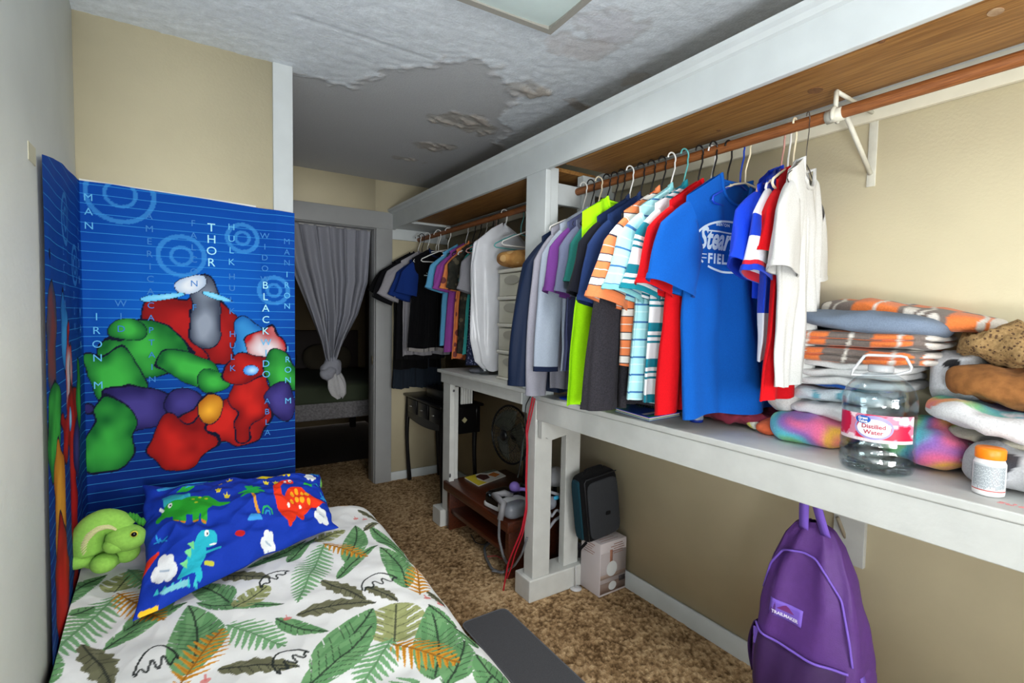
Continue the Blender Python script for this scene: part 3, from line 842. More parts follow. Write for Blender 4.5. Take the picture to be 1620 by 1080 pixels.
    el(695, 625, 32, 22, Te); st([(675, 630), (665, 665), (650, 690), (612, 722)], [18, 26, 24, 5], Te); st([(660, 690), (672, 716)], 10, Te); st([(690, 690), (712, 692)], 5, (190, 190, 60)); st([(690, 660), (735, 655)], 4, Te)
    for q in ((640, 640), (632, 660), (622, 685)): pl([(q[0]+12, q[1]-10), (q[0]-10, q[1]), (q[0]+12, q[1]+14)], (120, 214, 140))
    el(692, 612, 8, 8, (236, 240, 240)); el(694, 613, 3, 3, (10, 20, 30)); st([(705, 640), (722, 636)], 2.5, (236, 240, 240))
    # palm tree
    st([(852, 480), (858, 520), (872, 555)], 5, (216, 150, 50))
    for (a_, b_) in ((805, 478), (812, 500), (830, 455), (852, 452), (885, 462), (895, 485), (882, 498)): st([(850, 480), ((850+a_)/2, (480+b_)/2-6), (a_, b_)], [7, 7, 3], (30, 160, 70))
    pl([(830, 578), (845, 555), (875, 562), (885, 578)], (60, 150, 220)); st([(885, 560), (890, 540), (905, 535), (920, 545), (922, 560)], 3, (40, 170, 90)); st([(895, 560), (900, 550), (910, 550), (913, 562)], 3, (40, 150, 200))
    # small motifs
    for q in ((745, 420), (775, 405), (732, 465), (762, 488), (912, 425), (950, 425)):
        pl([(q[0]-12, q[1]-8), (q[0]-5, q[1]-2), (q[0], q[1]-12), (q[0]+5, q[1]-2), (q[0]+12, q[1]-8), (q[0]+6, q[1]+12), (q[0]-6, q[1]+12)], (226, 206, 50))
    pl([(585, 435), (605, 415), (640, 408), (650, 420), (620, 436)], (40, 170, 60)); pl([(615, 420), (650, 395), (680, 400), (680, 412), (640, 416)], (50, 160, 220))
    pl([(1068, 425), (1085, 405), (1110, 410), (1108, 427)], (40, 170, 60)); st([(1112, 415), (1120, 400), (1135, 400), (1145, 412)], 3, (40, 170, 200))
    st([(520, 418), (560, 395), (620, 382), (690, 378)], [4, 10, 9, 4], (50, 150, 210)); st([(700, 382), (745, 376)], 4, (40, 150, 80)); st([(775, 368), (840, 352)], 7, (214, 222, 226))
    cloud(565, 692, 1.1); cloud(1100, 370, .8); cloud(1135, 525, 1.0); cloud(905, 632, .8)
    el(803, 615, 17, 12, (208, 34, 34)); st([(488, 700), (505, 672), (536, 655)], [4, 12, 4], (220, 50, 30))
    for q in ((540, 615), (1165, 445), (1120, 335)):
        for i in range(3): st([(q[0]-15+i*12, q[1]-10+i*5), (q[0]-5+i*12, q[1]+8)], 3, (40, 150, 210)); st([(q[0]-20, q[1]+8), (q[0]+22, q[1]-6)], 2, (40, 150, 210))
    for i in range(6): pl([(545+i*22, 748-i*3), (552+i*22, 734-i*3), (560+i*22, 748-i*3)], (60, 190, 200))
    pl([(1155, 335), (1170, 345), (1162, 400), (1150, 380)], (120, 190, 90)); st([(1180, 400), (1195, 415)], 4, (236, 190, 40)); st([(520, 780), (560, 770)], 5, (236, 190, 40))
    pl([(560, 745), (600, 735), (640, 726), (640, 735), (570, 752)], (120, 190, 200))
    cb = np.zeros_like(col); cb[:] = linA((14, 52, 166))
    mb = MB(); mb.grid(Pt, flip=True); mb.grid(Pb)
    o = mb.build('pillow', mat('dinosaur_print_cotton', None, .8, attr=True, noise=.06, nscale=200, bump=.15, bscale=300, spec=.25), col=np.vstack([col.reshape(-1, 3), cb.reshape(-1, 3)]))
    # soft crumpling of the cover
    tag(o, 'bright blue pillow printed with colourful dinosaurs leaning on the wall at the bed head', 'pillow')
make_pillow()

# ------------------------------------------------------------------ plush long-necked toy
def make_plush():
    g = cloth('plush_green', (142, 196, 84), noise=.12, nscale=120)
    gd = cloth('plush_crest', (58, 140, 50))
    cr = cloth('plush_cream', (206, 204, 150))
    o = np.array([-.235, 2.02, .50])
    t = thing('plush_toy', 'light green plush toy with a drooping neck and cream ribbed belly beside the pillow', 'plush toy', tuple(o))
    def W(px, py, y): return hit(px, py, 1, y)
    bx = W(158, 872, 2.04)
    MB().ell(bx, (.060, .05, .052), 24).ell(W(140, 862, 2.06), (.045, .05, .05), 20).build('body', g, t)
    for (px, py, y, r) in ((124, 885, 1.99, (.042, .040, .026)), (165, 890, 1.95, (.036, .040, .028)), (201, 872, 2.0, (.036, .036, .034)), (180, 880, 2.06, (.03, .03, .03))):
        c = W(px, py, y); c[2] = max(c[2], .515+r[2]*.6); MB().ell(c, r, 20).build('foot', g, t)
    npts = [W(140, 868, 2.0), W(137, 850, 1.99), W(148, 833, 1.985), (W(166, 824, 1.985)), (W(184, 826, 1.985)), (W(196, 838, 1.98))]
    NP = np.array(npts)
    tt = np.linspace(0, len(NP)-1, 26)
    path = np.stack([np.interp(tt, range(len(NP)), NP[:, i]) for i in range(3)], 1)
    for _ in range(3): path[1:-1] = (path[:-2]+path[1:-1]*2+path[2:])/4
    MB().tube(path, np.linspace(.046, .036, 26), 16).build('neck', g, t)
    # ribbed cream underside
    rb = MB()
    for i in range(2, 20):
        c = path[i]; d = path[i]-path.mean(0); rb.ell(c+np.array([.0, -.020, -.004]), (.026, .026, .0065), 12, rot=rotm('Y', -70+i*6))
    rb.build('ribbed_belly', cr, t)
    h = W(200, 850, 1.96)
    MB().ell(h, (.054, .048, .040), 24, rot=rotm('Y', 12)).ell(h+np.array([-.025, -.01, -.012]), (.034, .034, .026), 20).build('head', g, t)
    e = W(212, 845, 1.915)
    MB().ell(e, (.0075, .005, .0075), 12).build('eye', mat('glossy_black', (12, 12, 12), .15), t)
    MB().ell(e+np.array([0, .003, 0]), (.0105, .004, .0105), 12).build('eye_ring', mat('yellow_felt', (196, 190, 60), .7), t)
    MB().tube([W(182, 858, 1.925), W(186, 865, 1.922), W(196, 866, 1.918), W(203, 860, 1.918)], .0016, 6).build('mouth_stitch', mat('black_thread', (20, 24, 18), .8), t)
    c = MB()
    for i in range(9):
        p = W(186+i*5, 817+abs(i-4)*1.1+(4 if i > 6 else 0), 1.99); c.ell(p, (.009, .012, .016), 8, e=1.3)
    c.build('crest', gd, t)
make_plush()

# ------------------------------------------------------------------ rug
a0, a1, a2 = hit(742, 982, 2, .012), hit(800, 962, 2, .012), hit(918, 1080, 2, .012)
def rug():
    x0, x1, y1, y0 = .985, 1.212, 1.872, .60
    r = .03; pts = []
    for (cx, cy, s) in ((x1-r, y1-r, 0), (x0+r, y1-r, 90), (x0+r, y0+r, 180), (x1-r, y0+r, 270)):
        for i in range(6): th = math.radians(s+i*18); pts.append((cx+r*math.cos(th), cy+r*math.sin(th)))
    o = MB().poly([(x, y, .002) for x, y in pts], (0, 0, .009)).build('floor_mat', mat('grey_ribbed_mat', (88, 89, 94), .9, noise=.35, nscale=30, stretch=(40, 8, 1), bump=.6, bscale=40), smooth=False, bevel=.002, fixn=True)
    tag(o, 'dark grey rectangular floor mat beside the bed', 'mat')
    bd = MB(); P3 = [(x, y, .009) for x, y in pts]
    bd.tube(P3, .0035, 6, closed=True).build('bound_edge', mat('mat_edge', (96, 98, 104), .8), o)
rug()

# ------------------------------------------------------------------ curtain in the doorway
def curtain():
    t = thing('curtain', 'light grey curtain tied in a knot in the doorway', 'curtain', (.95, 3.97, .68))
    n, mrow = 150, 90
    zt, zk = 2.018, .99
    u_ = np.linspace(0, 1, n); v_ = np.linspace(0, 1, mrow)
    U_, V_ = np.meshgrid(u_, v_)
    zc_ = zt+(zk-zt)*V_
    xl = np.interp(V_, [0, .31, .6, .85, 1], [.55, .64, .75, .845, .885]); xr = np.interp(V_, [0, .4, .65, .85, 1], [1.225, 1.205, 1.13, 1.02, .955])
    X = xl+(xr-xl)*U_+.010*np.sin(U_*40+V_*2)
    amp = .012+.020*V_
    Y = 3.985+amp*np.sin(U_*2*PI*9+2.0*np.sin(V_*2.2)+3*U_)+.012*np.sin(U_*31+V_*3)
    Y -= .03*V_
    cm = cloth('curtain', (150, 152, 162), noise=.08)
    MB().grid(np.stack([X, Y, zc_], -1)).build('drape', cm, t, solid=.002)
    mb = MB(); mb.ell((.925, 3.95, .935), (.075, .05, .085), 26, noise=.014, seed=2, freq=26, rot=rotm('Y', 20)).ell((.90, 3.93, .90), (.07, .045, .05), 24, noise=.012, seed=4, freq=30, rot=rotm('Y', -35))
    mb.build('knot', cm, t)
    tl = MB()
    k = 40; th = np.linspace(0, 2*PI, k, endpoint=False); rows = []
    for i in range(14):
        f = i/13; c = np.array([.935+.05*f, 3.94, .90-.20*f]); r = .045+.018*math.sin(f*PI)
        rr = r*(1+.18*np.sin(th*7+f*2)+.1*np.sin(th*3+f*6))*(1-.5*max(0, f-.85)/.15)
        rows.append(np.stack([c[0]+rr*np.cos(th), c[1]+.6*rr*np.sin(th), np.full(k, c[2])+.012*np.sin(th*3)], -1))
    tl.grid(np.array(rows), closeu=True).build('tail', mat('cloth_curtain_tail', (186, 186, 188), .9, noise=.1, nscale=80), t)
    MB().tube([(OX0+.01, 3.985, 2.0185), (OX1-.008, 3.985, 2.0185)], .006, 8).build('tension_rod', mat('rod_white', (190, 190, 188), .5), t)
curtain()
# bed in the room beyond
fb = thing('bed', 'dim bed with an olive cover seen through the doorway', 'bed', (.9, 5.4, 0))
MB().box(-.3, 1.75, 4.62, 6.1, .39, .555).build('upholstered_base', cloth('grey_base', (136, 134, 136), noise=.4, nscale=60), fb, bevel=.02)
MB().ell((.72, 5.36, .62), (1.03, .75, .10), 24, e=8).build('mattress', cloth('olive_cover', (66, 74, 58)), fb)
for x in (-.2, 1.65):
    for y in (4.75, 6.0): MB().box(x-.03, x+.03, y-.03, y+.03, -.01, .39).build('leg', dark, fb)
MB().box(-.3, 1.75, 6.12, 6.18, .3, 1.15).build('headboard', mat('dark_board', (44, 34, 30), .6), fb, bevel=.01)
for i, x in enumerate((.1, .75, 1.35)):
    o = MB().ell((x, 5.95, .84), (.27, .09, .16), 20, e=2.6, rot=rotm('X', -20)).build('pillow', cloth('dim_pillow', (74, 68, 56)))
    tag(o, ('leftmost', 'middle', 'rightmost')[i]+' dim pillow on the bed beyond the doorway', 'pillow', 'pillows on the far bed')

#@@PART2
def clear_mat(name, tint, gloss=.10, ior=1.45, rough=.03, bump=0):
    if name in MATS: return MATS[name]
    m = bpy.data.materials.new(name); m.use_nodes = True
    nt = m.node_tree; N = nt.nodes; L = nt.links
    N.remove(N['Principled BSDF']); out = N['Material Output']
    tr = N.new('ShaderNodeBsdfTransparent'); tr.inputs[0].default_value = (*lin(tint), 1)
    gl = N.new('ShaderNodeBsdfGlossy'); gl.inputs['Roughness'].default_value = rough; gl.inputs[0].default_value = (.9, .93, .95, 1)
    fr = N.new('ShaderNodeLayerWeight'); fr.inputs[0].default_value = .5
    pw_ = N.new('ShaderNodeMath'); pw_.operation = 'POWER'; pw_.inputs[1].default_value = 4; L.new(fr.outputs['Facing'], pw_.inputs[0])
    ad = N.new('ShaderNodeMath'); ad.operation = 'MULTIPLY_ADD'; ad.use_clamp = True; ad.inputs[1].default_value = .35; ad.inputs[2].default_value = gloss; L.new(pw_.outputs[0], ad.inputs[0])
    mx = N.new('ShaderNodeMixShader'); L.new(ad.outputs[0], mx.inputs[0]); L.new(tr.outputs[0], mx.inputs[1]); L.new(gl.outputs[0], mx.inputs[2]); L.new(mx.outputs[0], out.inputs[0])
    if bump:
        tc = N.new('ShaderNodeTexCoord'); nz = N.new('ShaderNodeTexNoise'); nz.inputs['Scale'].default_value = 60; L.new(tc.outputs['Object'], nz.inputs[0])
        bp = N.new('ShaderNodeBump'); bp.inputs['Strength'].default_value = bump; bp.inputs['Distance'].default_value = .004; L.new(nz.outputs['Fac'], bp.inputs['Height']); L.new(bp.outputs[0], gl.inputs['Normal'])
    MATS[name] = m
    return m
# ------------------------------------------------------------------ hangers
plast = {'white': mat('white_plastic', (226, 226, 222), .3), 'black': mat('black_plastic', (18, 18, 20), .35), 'blue': mat('blue_plastic', (28, 70, 190), .3),
         'cream': mat('cream_plastic', (226, 214, 184), .35), 'pink': mat('dusty_pink_plastic', (200, 150, 140), .35), 'wire': mat('steel_wire', (96, 92, 90), .35, metal=.8), 'aqua': mat('aqua_plastic', (90, 170, 170), .35)}
HT = .122       # hook centre above the collar
_hm = {}
def hanger_mesh(kind):
    if kind in _hm: return _hm[kind]
    w = kind == 'wire'
    r = .0016 if w else .0038
    mb = MB()
    R = .0172+r+.0005
    pts = [(.0, 0, .0), (.0, 0, .045), (R*.9, 0, .085)] if False else [(0, 0, -.012), (0, 0, .05)]
    hook = [(0, 0, -.012), (0, 0, .03), (R*.35, 0, .055), (R*.9, 0, .088)]
    for i in range(15):
        a = math.radians(-35+i*15.5); hook.append((R*math.cos(a), 0, HT+R*math.sin(a)))
    mb.tube(hook, r*.8, 7)
    tri = [(0, 0, -.012), (-.05, 0, -.022), (-.12, 0, -.052), (-.186, 0, -.085), (-.192, 0, -.098), (-.18, 0, -.105), (0, 0, -.107), (.18, 0, -.105), (.192, 0, -.098), (.186, 0, -.085), (.12, 0, -.052), (.05, 0, -.022)]
    mb.tube(tri, r, 7, closed=True)
    me = None
    o = mb.build('clothes_hanger', plast[kind], local=True, origin=(0, 0, 0))
    _hm[kind] = o.data
    bpy.data.objects.remove(o)
    return _hm[kind]

def hanger(kind, y, label, dx=0, rz=0, ztop=None, group=None):
    o = bpy.data.objects.new('clothes_hanger', hanger_mesh(kind)); C.objects.link(o)
    o.location = (1.6+dx, y, 1.968-HT); o.rotation_euler = (0, math.radians(random.uniform(-1.5, 1.5)), math.radians(rz))
    tag(o, label, 'hanger', group)
    return o

# ------------------------------------------------------------------ garments
def stripe_mat(name, bands, period, rough=.9):
    """horizontal bands: list of (end fraction, colour)"""
    if name in MATS: return MATS[name]
    m = bpy.data.materials.new(name); m.use_nodes = True
    nt = m.node_tree; N = nt.nodes; L = nt.links; b = N['Principled BSDF']
    b.inputs['Roughness'].default_value = rough; b.inputs['Specular IOR Level'].default_value = .2; b.inputs['Sheen Weight'].default_value = .15
    uv = N.new('ShaderNodeUVMap'); sp = N.new('ShaderNodeSeparateXYZ'); L.new(uv.outputs[0], sp.inputs[0])
    d = N.new('ShaderNodeMath'); d.operation = 'DIVIDE'; d.inputs[1].default_value = period; L.new(sp.outputs[1], d.inputs[0])
    fr = N.new('ShaderNodeMath'); fr.operation = 'FRACT'; L.new(d.outputs[0], fr.inputs[0])
    cr = N.new('ShaderNodeValToRGB'); cr.color_ramp.interpolation = 'CONSTANT'; L.new(fr.outputs[0], cr.inputs[0])
    e = cr.color_ramp.elements
    pos = 0.0
    for i, (end, c) in enumerate(bands):
        if i < 2: el = e[i]; el.position = pos
        else: el = e.new(pos)
        el.color = (*lin(c), 1); pos = end
    nz = N.new('ShaderNodeTexNoise'); nz.inputs['Scale'].default_value = 300
    tc = N.new('ShaderNodeTexCoord'); L.new(tc.outputs['Object'], nz.inputs[0])
    bp = N.new('ShaderNodeBump'); bp.inputs['Strength'].default_value = .25; bp.inputs['Distance'].default_value = .004; L.new(nz.outputs['Fac'], bp.inputs['Height']); L.new(bp.outputs[0], b.inputs['Normal'])
    L.new(cr.outputs[0], b.inputs['Base Color'])
    MATS[name] = m
    return m

class Shirt:
    """lofted front and back sheets; local x across, y depth (-y faces the near end of the room), z down from the collar"""
    def __init__(s, W=.215, L=.68, hem=.235, T=.022, folds=.010, seed=1, slope=.075, neck=.075, fdrop=.07, tw=0, shift=0, nf=5, hemdip=0.0, skew=0.0):
        s.__dict__.update(locals())
        r = random.Random(seed)
        s.ph = [r.uniform(0, 6.28) for _ in range(6)]; s.kf = [nf*r.uniform(.7, 1.3) for _ in range(6)]
    def halfw(s, v):
        return np.interp(v, [0, .10, .26, .5, 1.0], [s.W, s.W*.985, s.W*.93, (s.W*.93+s.hem)/2, s.hem])
    def top(s, u, front):
        a = np.abs(u); n = s.neck/s.W
        z = -.004-np.clip(a-n, 0, 1)*s.W*s.slope/.2*1.6
        dip = np.sqrt(np.clip(1-(a/n)**2, 0, 1))
        return z-dip*(s.fdrop if front else .012)
    def fold(s, u, v):
        f = 0
        for i in range(4): f = f+np.sin(u*s.kf[i]*(1.0+.5*i)*2.0+s.ph[i]+1.1*v*(1 if i % 2 else -1))/(1+.6*i)
        rg_ = 1-np.abs(np.sin(u*s.kf[4]*1.7+s.ph[4]+.5*v))*1.6
        f = (f+.7*rg_)*s.folds*1.25*(.12+.88*np.clip(v*1.25, 0, 1)**.8)
        return f+.004*noise2(np.asarray(u)*5+s.seed, np.asarray(v)*7, s.seed)*np.clip(v*4, 0, 1)
    def pt(s, u, v, front, off=0):
        u = np.asarray(u, float); v = np.asarray(v, float)
        w = s.halfw(v)
        hz = -s.L-s.hemdip*u+.006*np.sin(u*7+s.ph[0])
        z = (1-v)*s.top(u, front)+v*hz
        x = u*w+s.shift*v**1.5
        th = s.T*(.45+.55*np.clip(v*5, 0, 1))*(1-.25*v)
        y = s.fold(u, v)+(-1 if front else 1)*th*np.sqrt(np.clip(1-np.abs(u)**2.4, 0, 1))
        y = y+(-off if front else off)+s.skew*v*v
        if s.tw:
            a = np.radians(s.tw)*v**.8
            x, y = x*np.cos(a)-y*np.sin(a), x*np.sin(a)+y*np.cos(a)
        return np.stack([x, y, z], -1)
    def mesh(s, nu=46, nv=54):
        t = np.linspace(-1, 1, nu); u = np.sin(t*PI/2)*.35+t*.65
        v = np.linspace(0, 1, nv)**1.05
        U_, V_ = np.meshgrid(u, v)
        F = s.pt(U_, V_, True); B = s.pt(U_[:, ::-1], V_[:, ::-1], False)[:, 1:-1]
        G = np.concatenate([F, B], 1)
        uv = np.stack([G[..., 0], -G[..., 2]], -1).reshape(-1, 2)
        return G, uv

def sleeve(sh, side, sl, sw0=.088, sw1=.078, ang=24, depth=.026, bend=0, seed=0, n=26, rows=16, fwd=0.0, opened=True):
    """tube from the shoulder, hanging at `ang` degrees from the vertical"""
    p0 = np.array([side*(sh.W*.955), 0, -.004-(sh.W-sh.neck)*sh.slope/.2*1.6-.070])
    path = []; a = math.radians(ang)
    pos = p0.copy(); ds = sl/(rows-1)
    pts = []
    for i in range(rows):
        f = i/(rows-1); aa = a*(1-bend*f)
        pts.append(pos.copy()); pos = pos+ds*np.array([side*math.sin(aa), -fwd*f, -math.cos(aa)])
    pts = np.array(pts)
    th = np.arange(n)*2*PI/n
    G = np.zeros((rows, n, 3)); uv = np.zeros((rows, n, 2)); rr = random.Random(seed)
    p1, p2 = rr.uniform(0, 6), rr.uniform(0, 6)
    for i in range(rows):
        f = i/(rows-1); d = pts[min(i+1, rows-1)]-pts[max(i-1, 0)]; d /= np.linalg.norm(d)
        per = np.array([-d[2], 0, d[0]]); per /= np.linalg.norm(per)
        if per[0]*side < 0: per = -per
        w = sw0+(sw1-sw0)*f; dp = depth*(.75+.35*f)
        rad = 1+.10*np.sin(th*3+p1+f*2.5)+.06*np.sin(th*5+p2-f*4)
        # near the shoulder tilt the ring so it follows the armhole
        c = pts[i]
        G[i] = c+np.outer(w*np.cos(th)*rad, per)+np.outer(dp*np.sin(th)*rad, [0, 1, 0])
        if i < 4:
            k = 1-i/4.0
            G[i][:, 0] = G[i][:, 0]*(1-k)+(side*sh.W*(.93+.05*np.cos(th)))*k
            G[i][:, 2] = G[i][:, 2]*(1-k*.6)+(p0[2]+.066*np.cos(th))*k*.6
        uv[i, :, 0] = th; uv[i, :, 1] = f*sl+.08
    return G, uv.reshape(-1, 2)

GCOUNT = [0]
def garment(name, label, cat, y, material, kind='tee', dx=0, rz=0, ztop=1.846, group=None, hang=None, hlabel=None, sl=.20, ang=24, sw=(.088, .080), depth=.028, bend=.25, sleeves=(-1, 1),
            trim=None, smat=None, cuff=None, hanger_dx=0, hgroup=None, sfwd=0, **k):
    GCOUNT[0] += 1
    sh = Shirt(seed=GCOUNT[0]*3+1, **k)
    t = thing(name, label, cat, (1.6+dx, y, ztop), math.radians(rz), group)
    G, uv = sh.mesh()
    MB().grid(G, closeu=True).build('body', material, t, local=True, uv=uv)
    tm = trim or material
    for sd in sleeves:
        S, suv = sleeve(sh, sd, sl, sw[0], sw[1], ang, depth, bend, seed=GCOUNT[0]+sd, rows=16 if kind != 'long' else 30, fwd=sfwd)
        o = MB().grid(S, closeu=True).build('sleeve', smat or material, t, local=True, uv=suv)
        # hem band of the sleeve
        last = S[-1]; prev = S[-2]
        c = last.mean(0)
        band = np.array([prev+(prev-prev.mean(0))*.035, last+(last-c)*.045, last+(last-c)*.045+(last.mean(0)-prev.mean(0))*.08, last*.0+c+(last-c)*.93])
        MB().grid(band, closeu=True).build('cuff' if kind == 'long' else 'sleeve_hem', cuff or smat or tm, o, local=True, uv=np.tile([[0, .5]], (band.shape[0]*band.shape[1], 1)))
    # collar
    n = sh.neck/sh.W
    a = np.linspace(-1, 1, 19)
    fr = sh.pt(a*n, np.zeros(19), True, .002); bk = sh.pt(a[::-1]*n, np.zeros(19), False, .002)
    loop = np.concatenate([fr, bk[1:-1]])
    if kind == 'polo':
        lo = loop.copy(); cen = loop.mean(0)
        out = loop-cen; out[:, 2] = 0; out /= np.linalg.norm(out, axis=1)[:, None]+1e-6
        up = loop+np.array([0, 0, .012]); dn = loop+out*.020+np.array([0, 0, -.028])
        MB().grid(np.array([loop, up, up+out*.005, dn]), closeu=True).build('collar', trim or material, t, local=True, uv=np.tile([[0, .5]], (4*len(loop), 1)))
    elif kind != 'bare':
        MB().tube(loop, .0065, 6, closed=True).build('neckband', tm, t, local=True)
    if hang:
        hanger(hang, y, hlabel or (hang+' hanger holding the '+label), dx=hanger_dx+dx, rz=rz, group=hgroup)
    return t, sh

def on_shirt(t, sh, name, m, V, F, cx, cz, off=.002, front=True):
    """wrap flat outline verts (x right, y up, about cx, cz local) onto the front sheet"""
    V = np.asarray(V, float)
    X = cx+V[:, 0]; Z = cz+V[:, 1]
    v = np.clip(-Z/sh.L, 0, 1)
    for _ in range(4):
        w = sh.halfw(v); u = np.clip((X-sh.shift*v**1.5)/w, -.995, .995)
        tz = sh.top(u, front); hz = -sh.L-sh.hemdip*u+.006*np.sin(u*7+sh.ph[0])
        v = np.clip((Z-tz)/(hz-tz), 0, 1)
    P = sh.pt(u, v, front, off)
    MB().add(P, F).build(name, m, t, local=True, smooth=False)

NG = 'clothes on the near closet rod'
def hl(color, what): return color+' hanger inside the '+what
navy = cloth('navy', (24, 40, 76)); navy2 = cloth('navy_dark', (20, 30, 56)); grey1 = cloth('lilac_grey', (138, 138, 150)); grey2 = cloth('blue_grey', (146, 156, 172)); slate = cloth('slate_blue', (74, 80, 116))
purple = cloth('purple', (96, 50, 118)); teal = cloth('teal', (30, 96, 92)); neon = cloth('neon', (158, 226, 14)); charcoal = cloth('charcoal', (52, 50, 56), noise=.4, nscale=200)
red = cloth('red', (206, 16, 26)); royal = cloth('royal', (14, 88, 178)); royal2 = cloth('bright_royal', (16, 58, 200)); offw = cloth('white', (204, 204, 201))

garment('windbreaker', 'navy long-sleeved windbreaker hanging against the white post', 'jacket', 1.79, cloth('windbreaker', (13, 27, 52), noise=.1, rough=.5), kind='long', sl=.60, ang=20, bend=.95, sw=(.085, .050), depth=.040, W=.235, L=.80, hem=.23, T=.024, folds=.012, dx=-.045, hang='white', hlabel='thin white hanger nearest the post on the near rod', ztop=1.815)
garment('sweater', 'lilac-grey long-sleeved sweater next to the navy windbreaker', 'sweater', 1.735, grey1, kind='long', sl=.66, ang=13, bend=.95, sw=(.080, .045), depth=.030, W=.225, L=.80, hem=.215, T=.018, dx=-.045, hang='black', hlabel='black hanger inside the lilac-grey sweater', ztop=1.838)
garment('track_jacket', 'pale blue-grey jacket with a dark hem band', 'jacket', 1.68, grey2, kind='long', sl=.56, ang=12, bend=.9, sw=(.078, .055), depth=.028, W=.22, L=.72, hem=.21, T=.018, dx=-.05, cuff=navy2, hang='cream', hlabel='cream hanger inside the pale blue-grey jacket')
garment('polo_shirt', 'slate blue polo with a purple side showing', 'shirt', 1.63, slate, kind='polo', sl=.24, ang=16, sw=(.075, .07), W=.22, L=.72, hem=.225, smat=purple, dx=-.05, hang='black', hlabel='black hanger inside the slate and purple polo')
garment('tee_shirt', 'slate grey tee shirt between the purple-sided polo and the teal shirt', 'shirt', 1.585, cloth('slate_grey', (92, 98, 122)), sl=.24, ang=13, sw=(.075, .07), W=.215, L=.75, hem=.22, dx=-.045, T=.018, hang='black', hlabel='black hanger inside the slate grey tee')
garment('tee_shirt', 'dark teal shirt beside the neon green top', 'shirt', 1.54, teal, sl=.2, ang=8, sw=(.08, .07), W=.205, L=.80, hem=.225, dx=-.05, T=.02, hang='black', hlabel='black hanger inside the dark teal shirt')
garment('sports_top', 'neon yellow-green sleeveless top', 'shirt', 1.485, neon, sleeves=(), W=.195, L=.83, hem=.245, T=.024, folds=.013, dx=-.115, skew=-.01, hang='white', hlabel='white hanger inside the neon green top', hanger_dx=.06)
garment('polo_shirt', 'black-sleeved navy polo hanging next to the neon top', 'shirt', 1.43, navy, kind='polo', sl=.25, ang=20, sw=(.08, .075), W=.235, L=.70, hem=.235, smat=cloth('near_black', (18, 20, 30)), dx=-.05, T=.02, hang='black', hlabel='black hanger inside the black-sleeved navy polo')
garment('polo_shirt', 'plain navy polo with a small white collar tag', 'shirt', 1.38, cloth('navy_mid', (28, 48, 92)), kind='polo', sl=.28, ang=17, sw=(.085, .08), W=.235, L=.74, hem=.24, dx=-.045, T=.02, hang='black', hlabel='black hanger inside the plain navy polo')
garment('knit_top', 'charcoal heather long-sleeved top hanging past the counter edge below the orange striped polo', 'shirt', 1.325, charcoal, kind='long', sl=.65, ang=15, bend=1.0, sw=(.072, .078), depth=.034, W=.215, L=.80, hem=.22, T=.022, folds=.013, dx=-.05, hang='black', hlabel='black hanger inside the charcoal heather top', ztop=1.83)
orange_st = stripe_mat('orange_stripe', [(.30, (228, 128, 78)), (.34, (60, 50, 60)), (.62, (226, 222, 216)), (.66, (60, 50, 60)), (.96, (228, 128, 78)), (1, (226, 222, 216))], .085)
garment('polo_shirt', 'orange and white striped polo', 'shirt', 1.275, orange_st, kind='polo', sl=.27, ang=19, sw=(.085, .09), depth=.034, W=.245, L=.66, hem=.235, dx=-.055, trim=cloth('orange_plain', (226, 130, 82)), hang='white', hlabel='white hanger inside the orange striped polo')
aqua_st = stripe_mat('aqua_stripe', [(.10, (58, 110, 166)), (.42, (168, 220, 226)), (.50, (200, 232, 236)), (1, (168, 220, 226))], .062)
garment('polo_shirt', 'pale aqua polo with thin blue stripes', 'shirt', 1.22, aqua_st, kind='polo', sl=.25, ang=19, sw=(.09, .09), depth=.034, W=.235, L=.77, hem=.26, dx=-.05, T=.024, trim=cloth('aqua_plain', (130, 200, 206)), hang='aqua', hlabel='aqua hanger inside the pale aqua striped polo')
teal_st = stripe_mat('teal_stripe', [(.24, (14, 118, 138)), (.34, (222, 226, 230)), (.40, (14, 118, 138)), (.50, (222, 226, 230)), (.56, (14, 118, 138)), (1, (222, 226, 230))], .125)
garment('polo_shirt', 'teal and white block-striped polo', 'shirt', 1.165, teal_st, kind='polo', sl=.25, ang=17, sw=(.09, .088), depth=.034, W=.225, L=.78, hem=.25, dx=-.04, T=.024, trim=cloth('teal_plain', (20, 128, 146)), hang='black', hlabel='black hanger inside the teal and white striped polo')
garment('tee_shirt', 'bright red long tee shirt behind the royal blue printed tee', 'shirt', 1.11, red, sl=.24, ang=20, sw=(.09, .085), depth=.034, W=.225, L=.79, hem=.25, T=.024, folds=.013, dx=-.035, hemdip=-.02, hang='black', hlabel='black hanger inside the long red tee')
t, sh = garment('tee_shirt', 'royal blue tee shirt with white oval ballpark lettering', 'shirt', 1.035, royal, sl=.24, ang=20, sw=(.095, .10), depth=.036, W=.235, L=.80, hem=.265, T=.028, folds=.016, rz=-3, tw=-11, skew=-.06, dx=-.02, fdrop=.095, neck=.085, nf=3.2, shift=.03, hemdip=-.01, ztop=1.85, hang=None)
hanger('cream', 1.02, 'cream plastic hanger with one arm showing above the royal blue tee', dx=.02, rz=-10)
hanger('blue', 1.045, 'blue plastic hanger hooked beside the cream one above the royal blue tee', dx=.03, rz=8)
hanger('black', 1.075, 'black hanger between the red tee and the royal blue tee', dx=0)
hanger('white', 1.14, 'thin white hanger just left of the long red tee', dx=0)
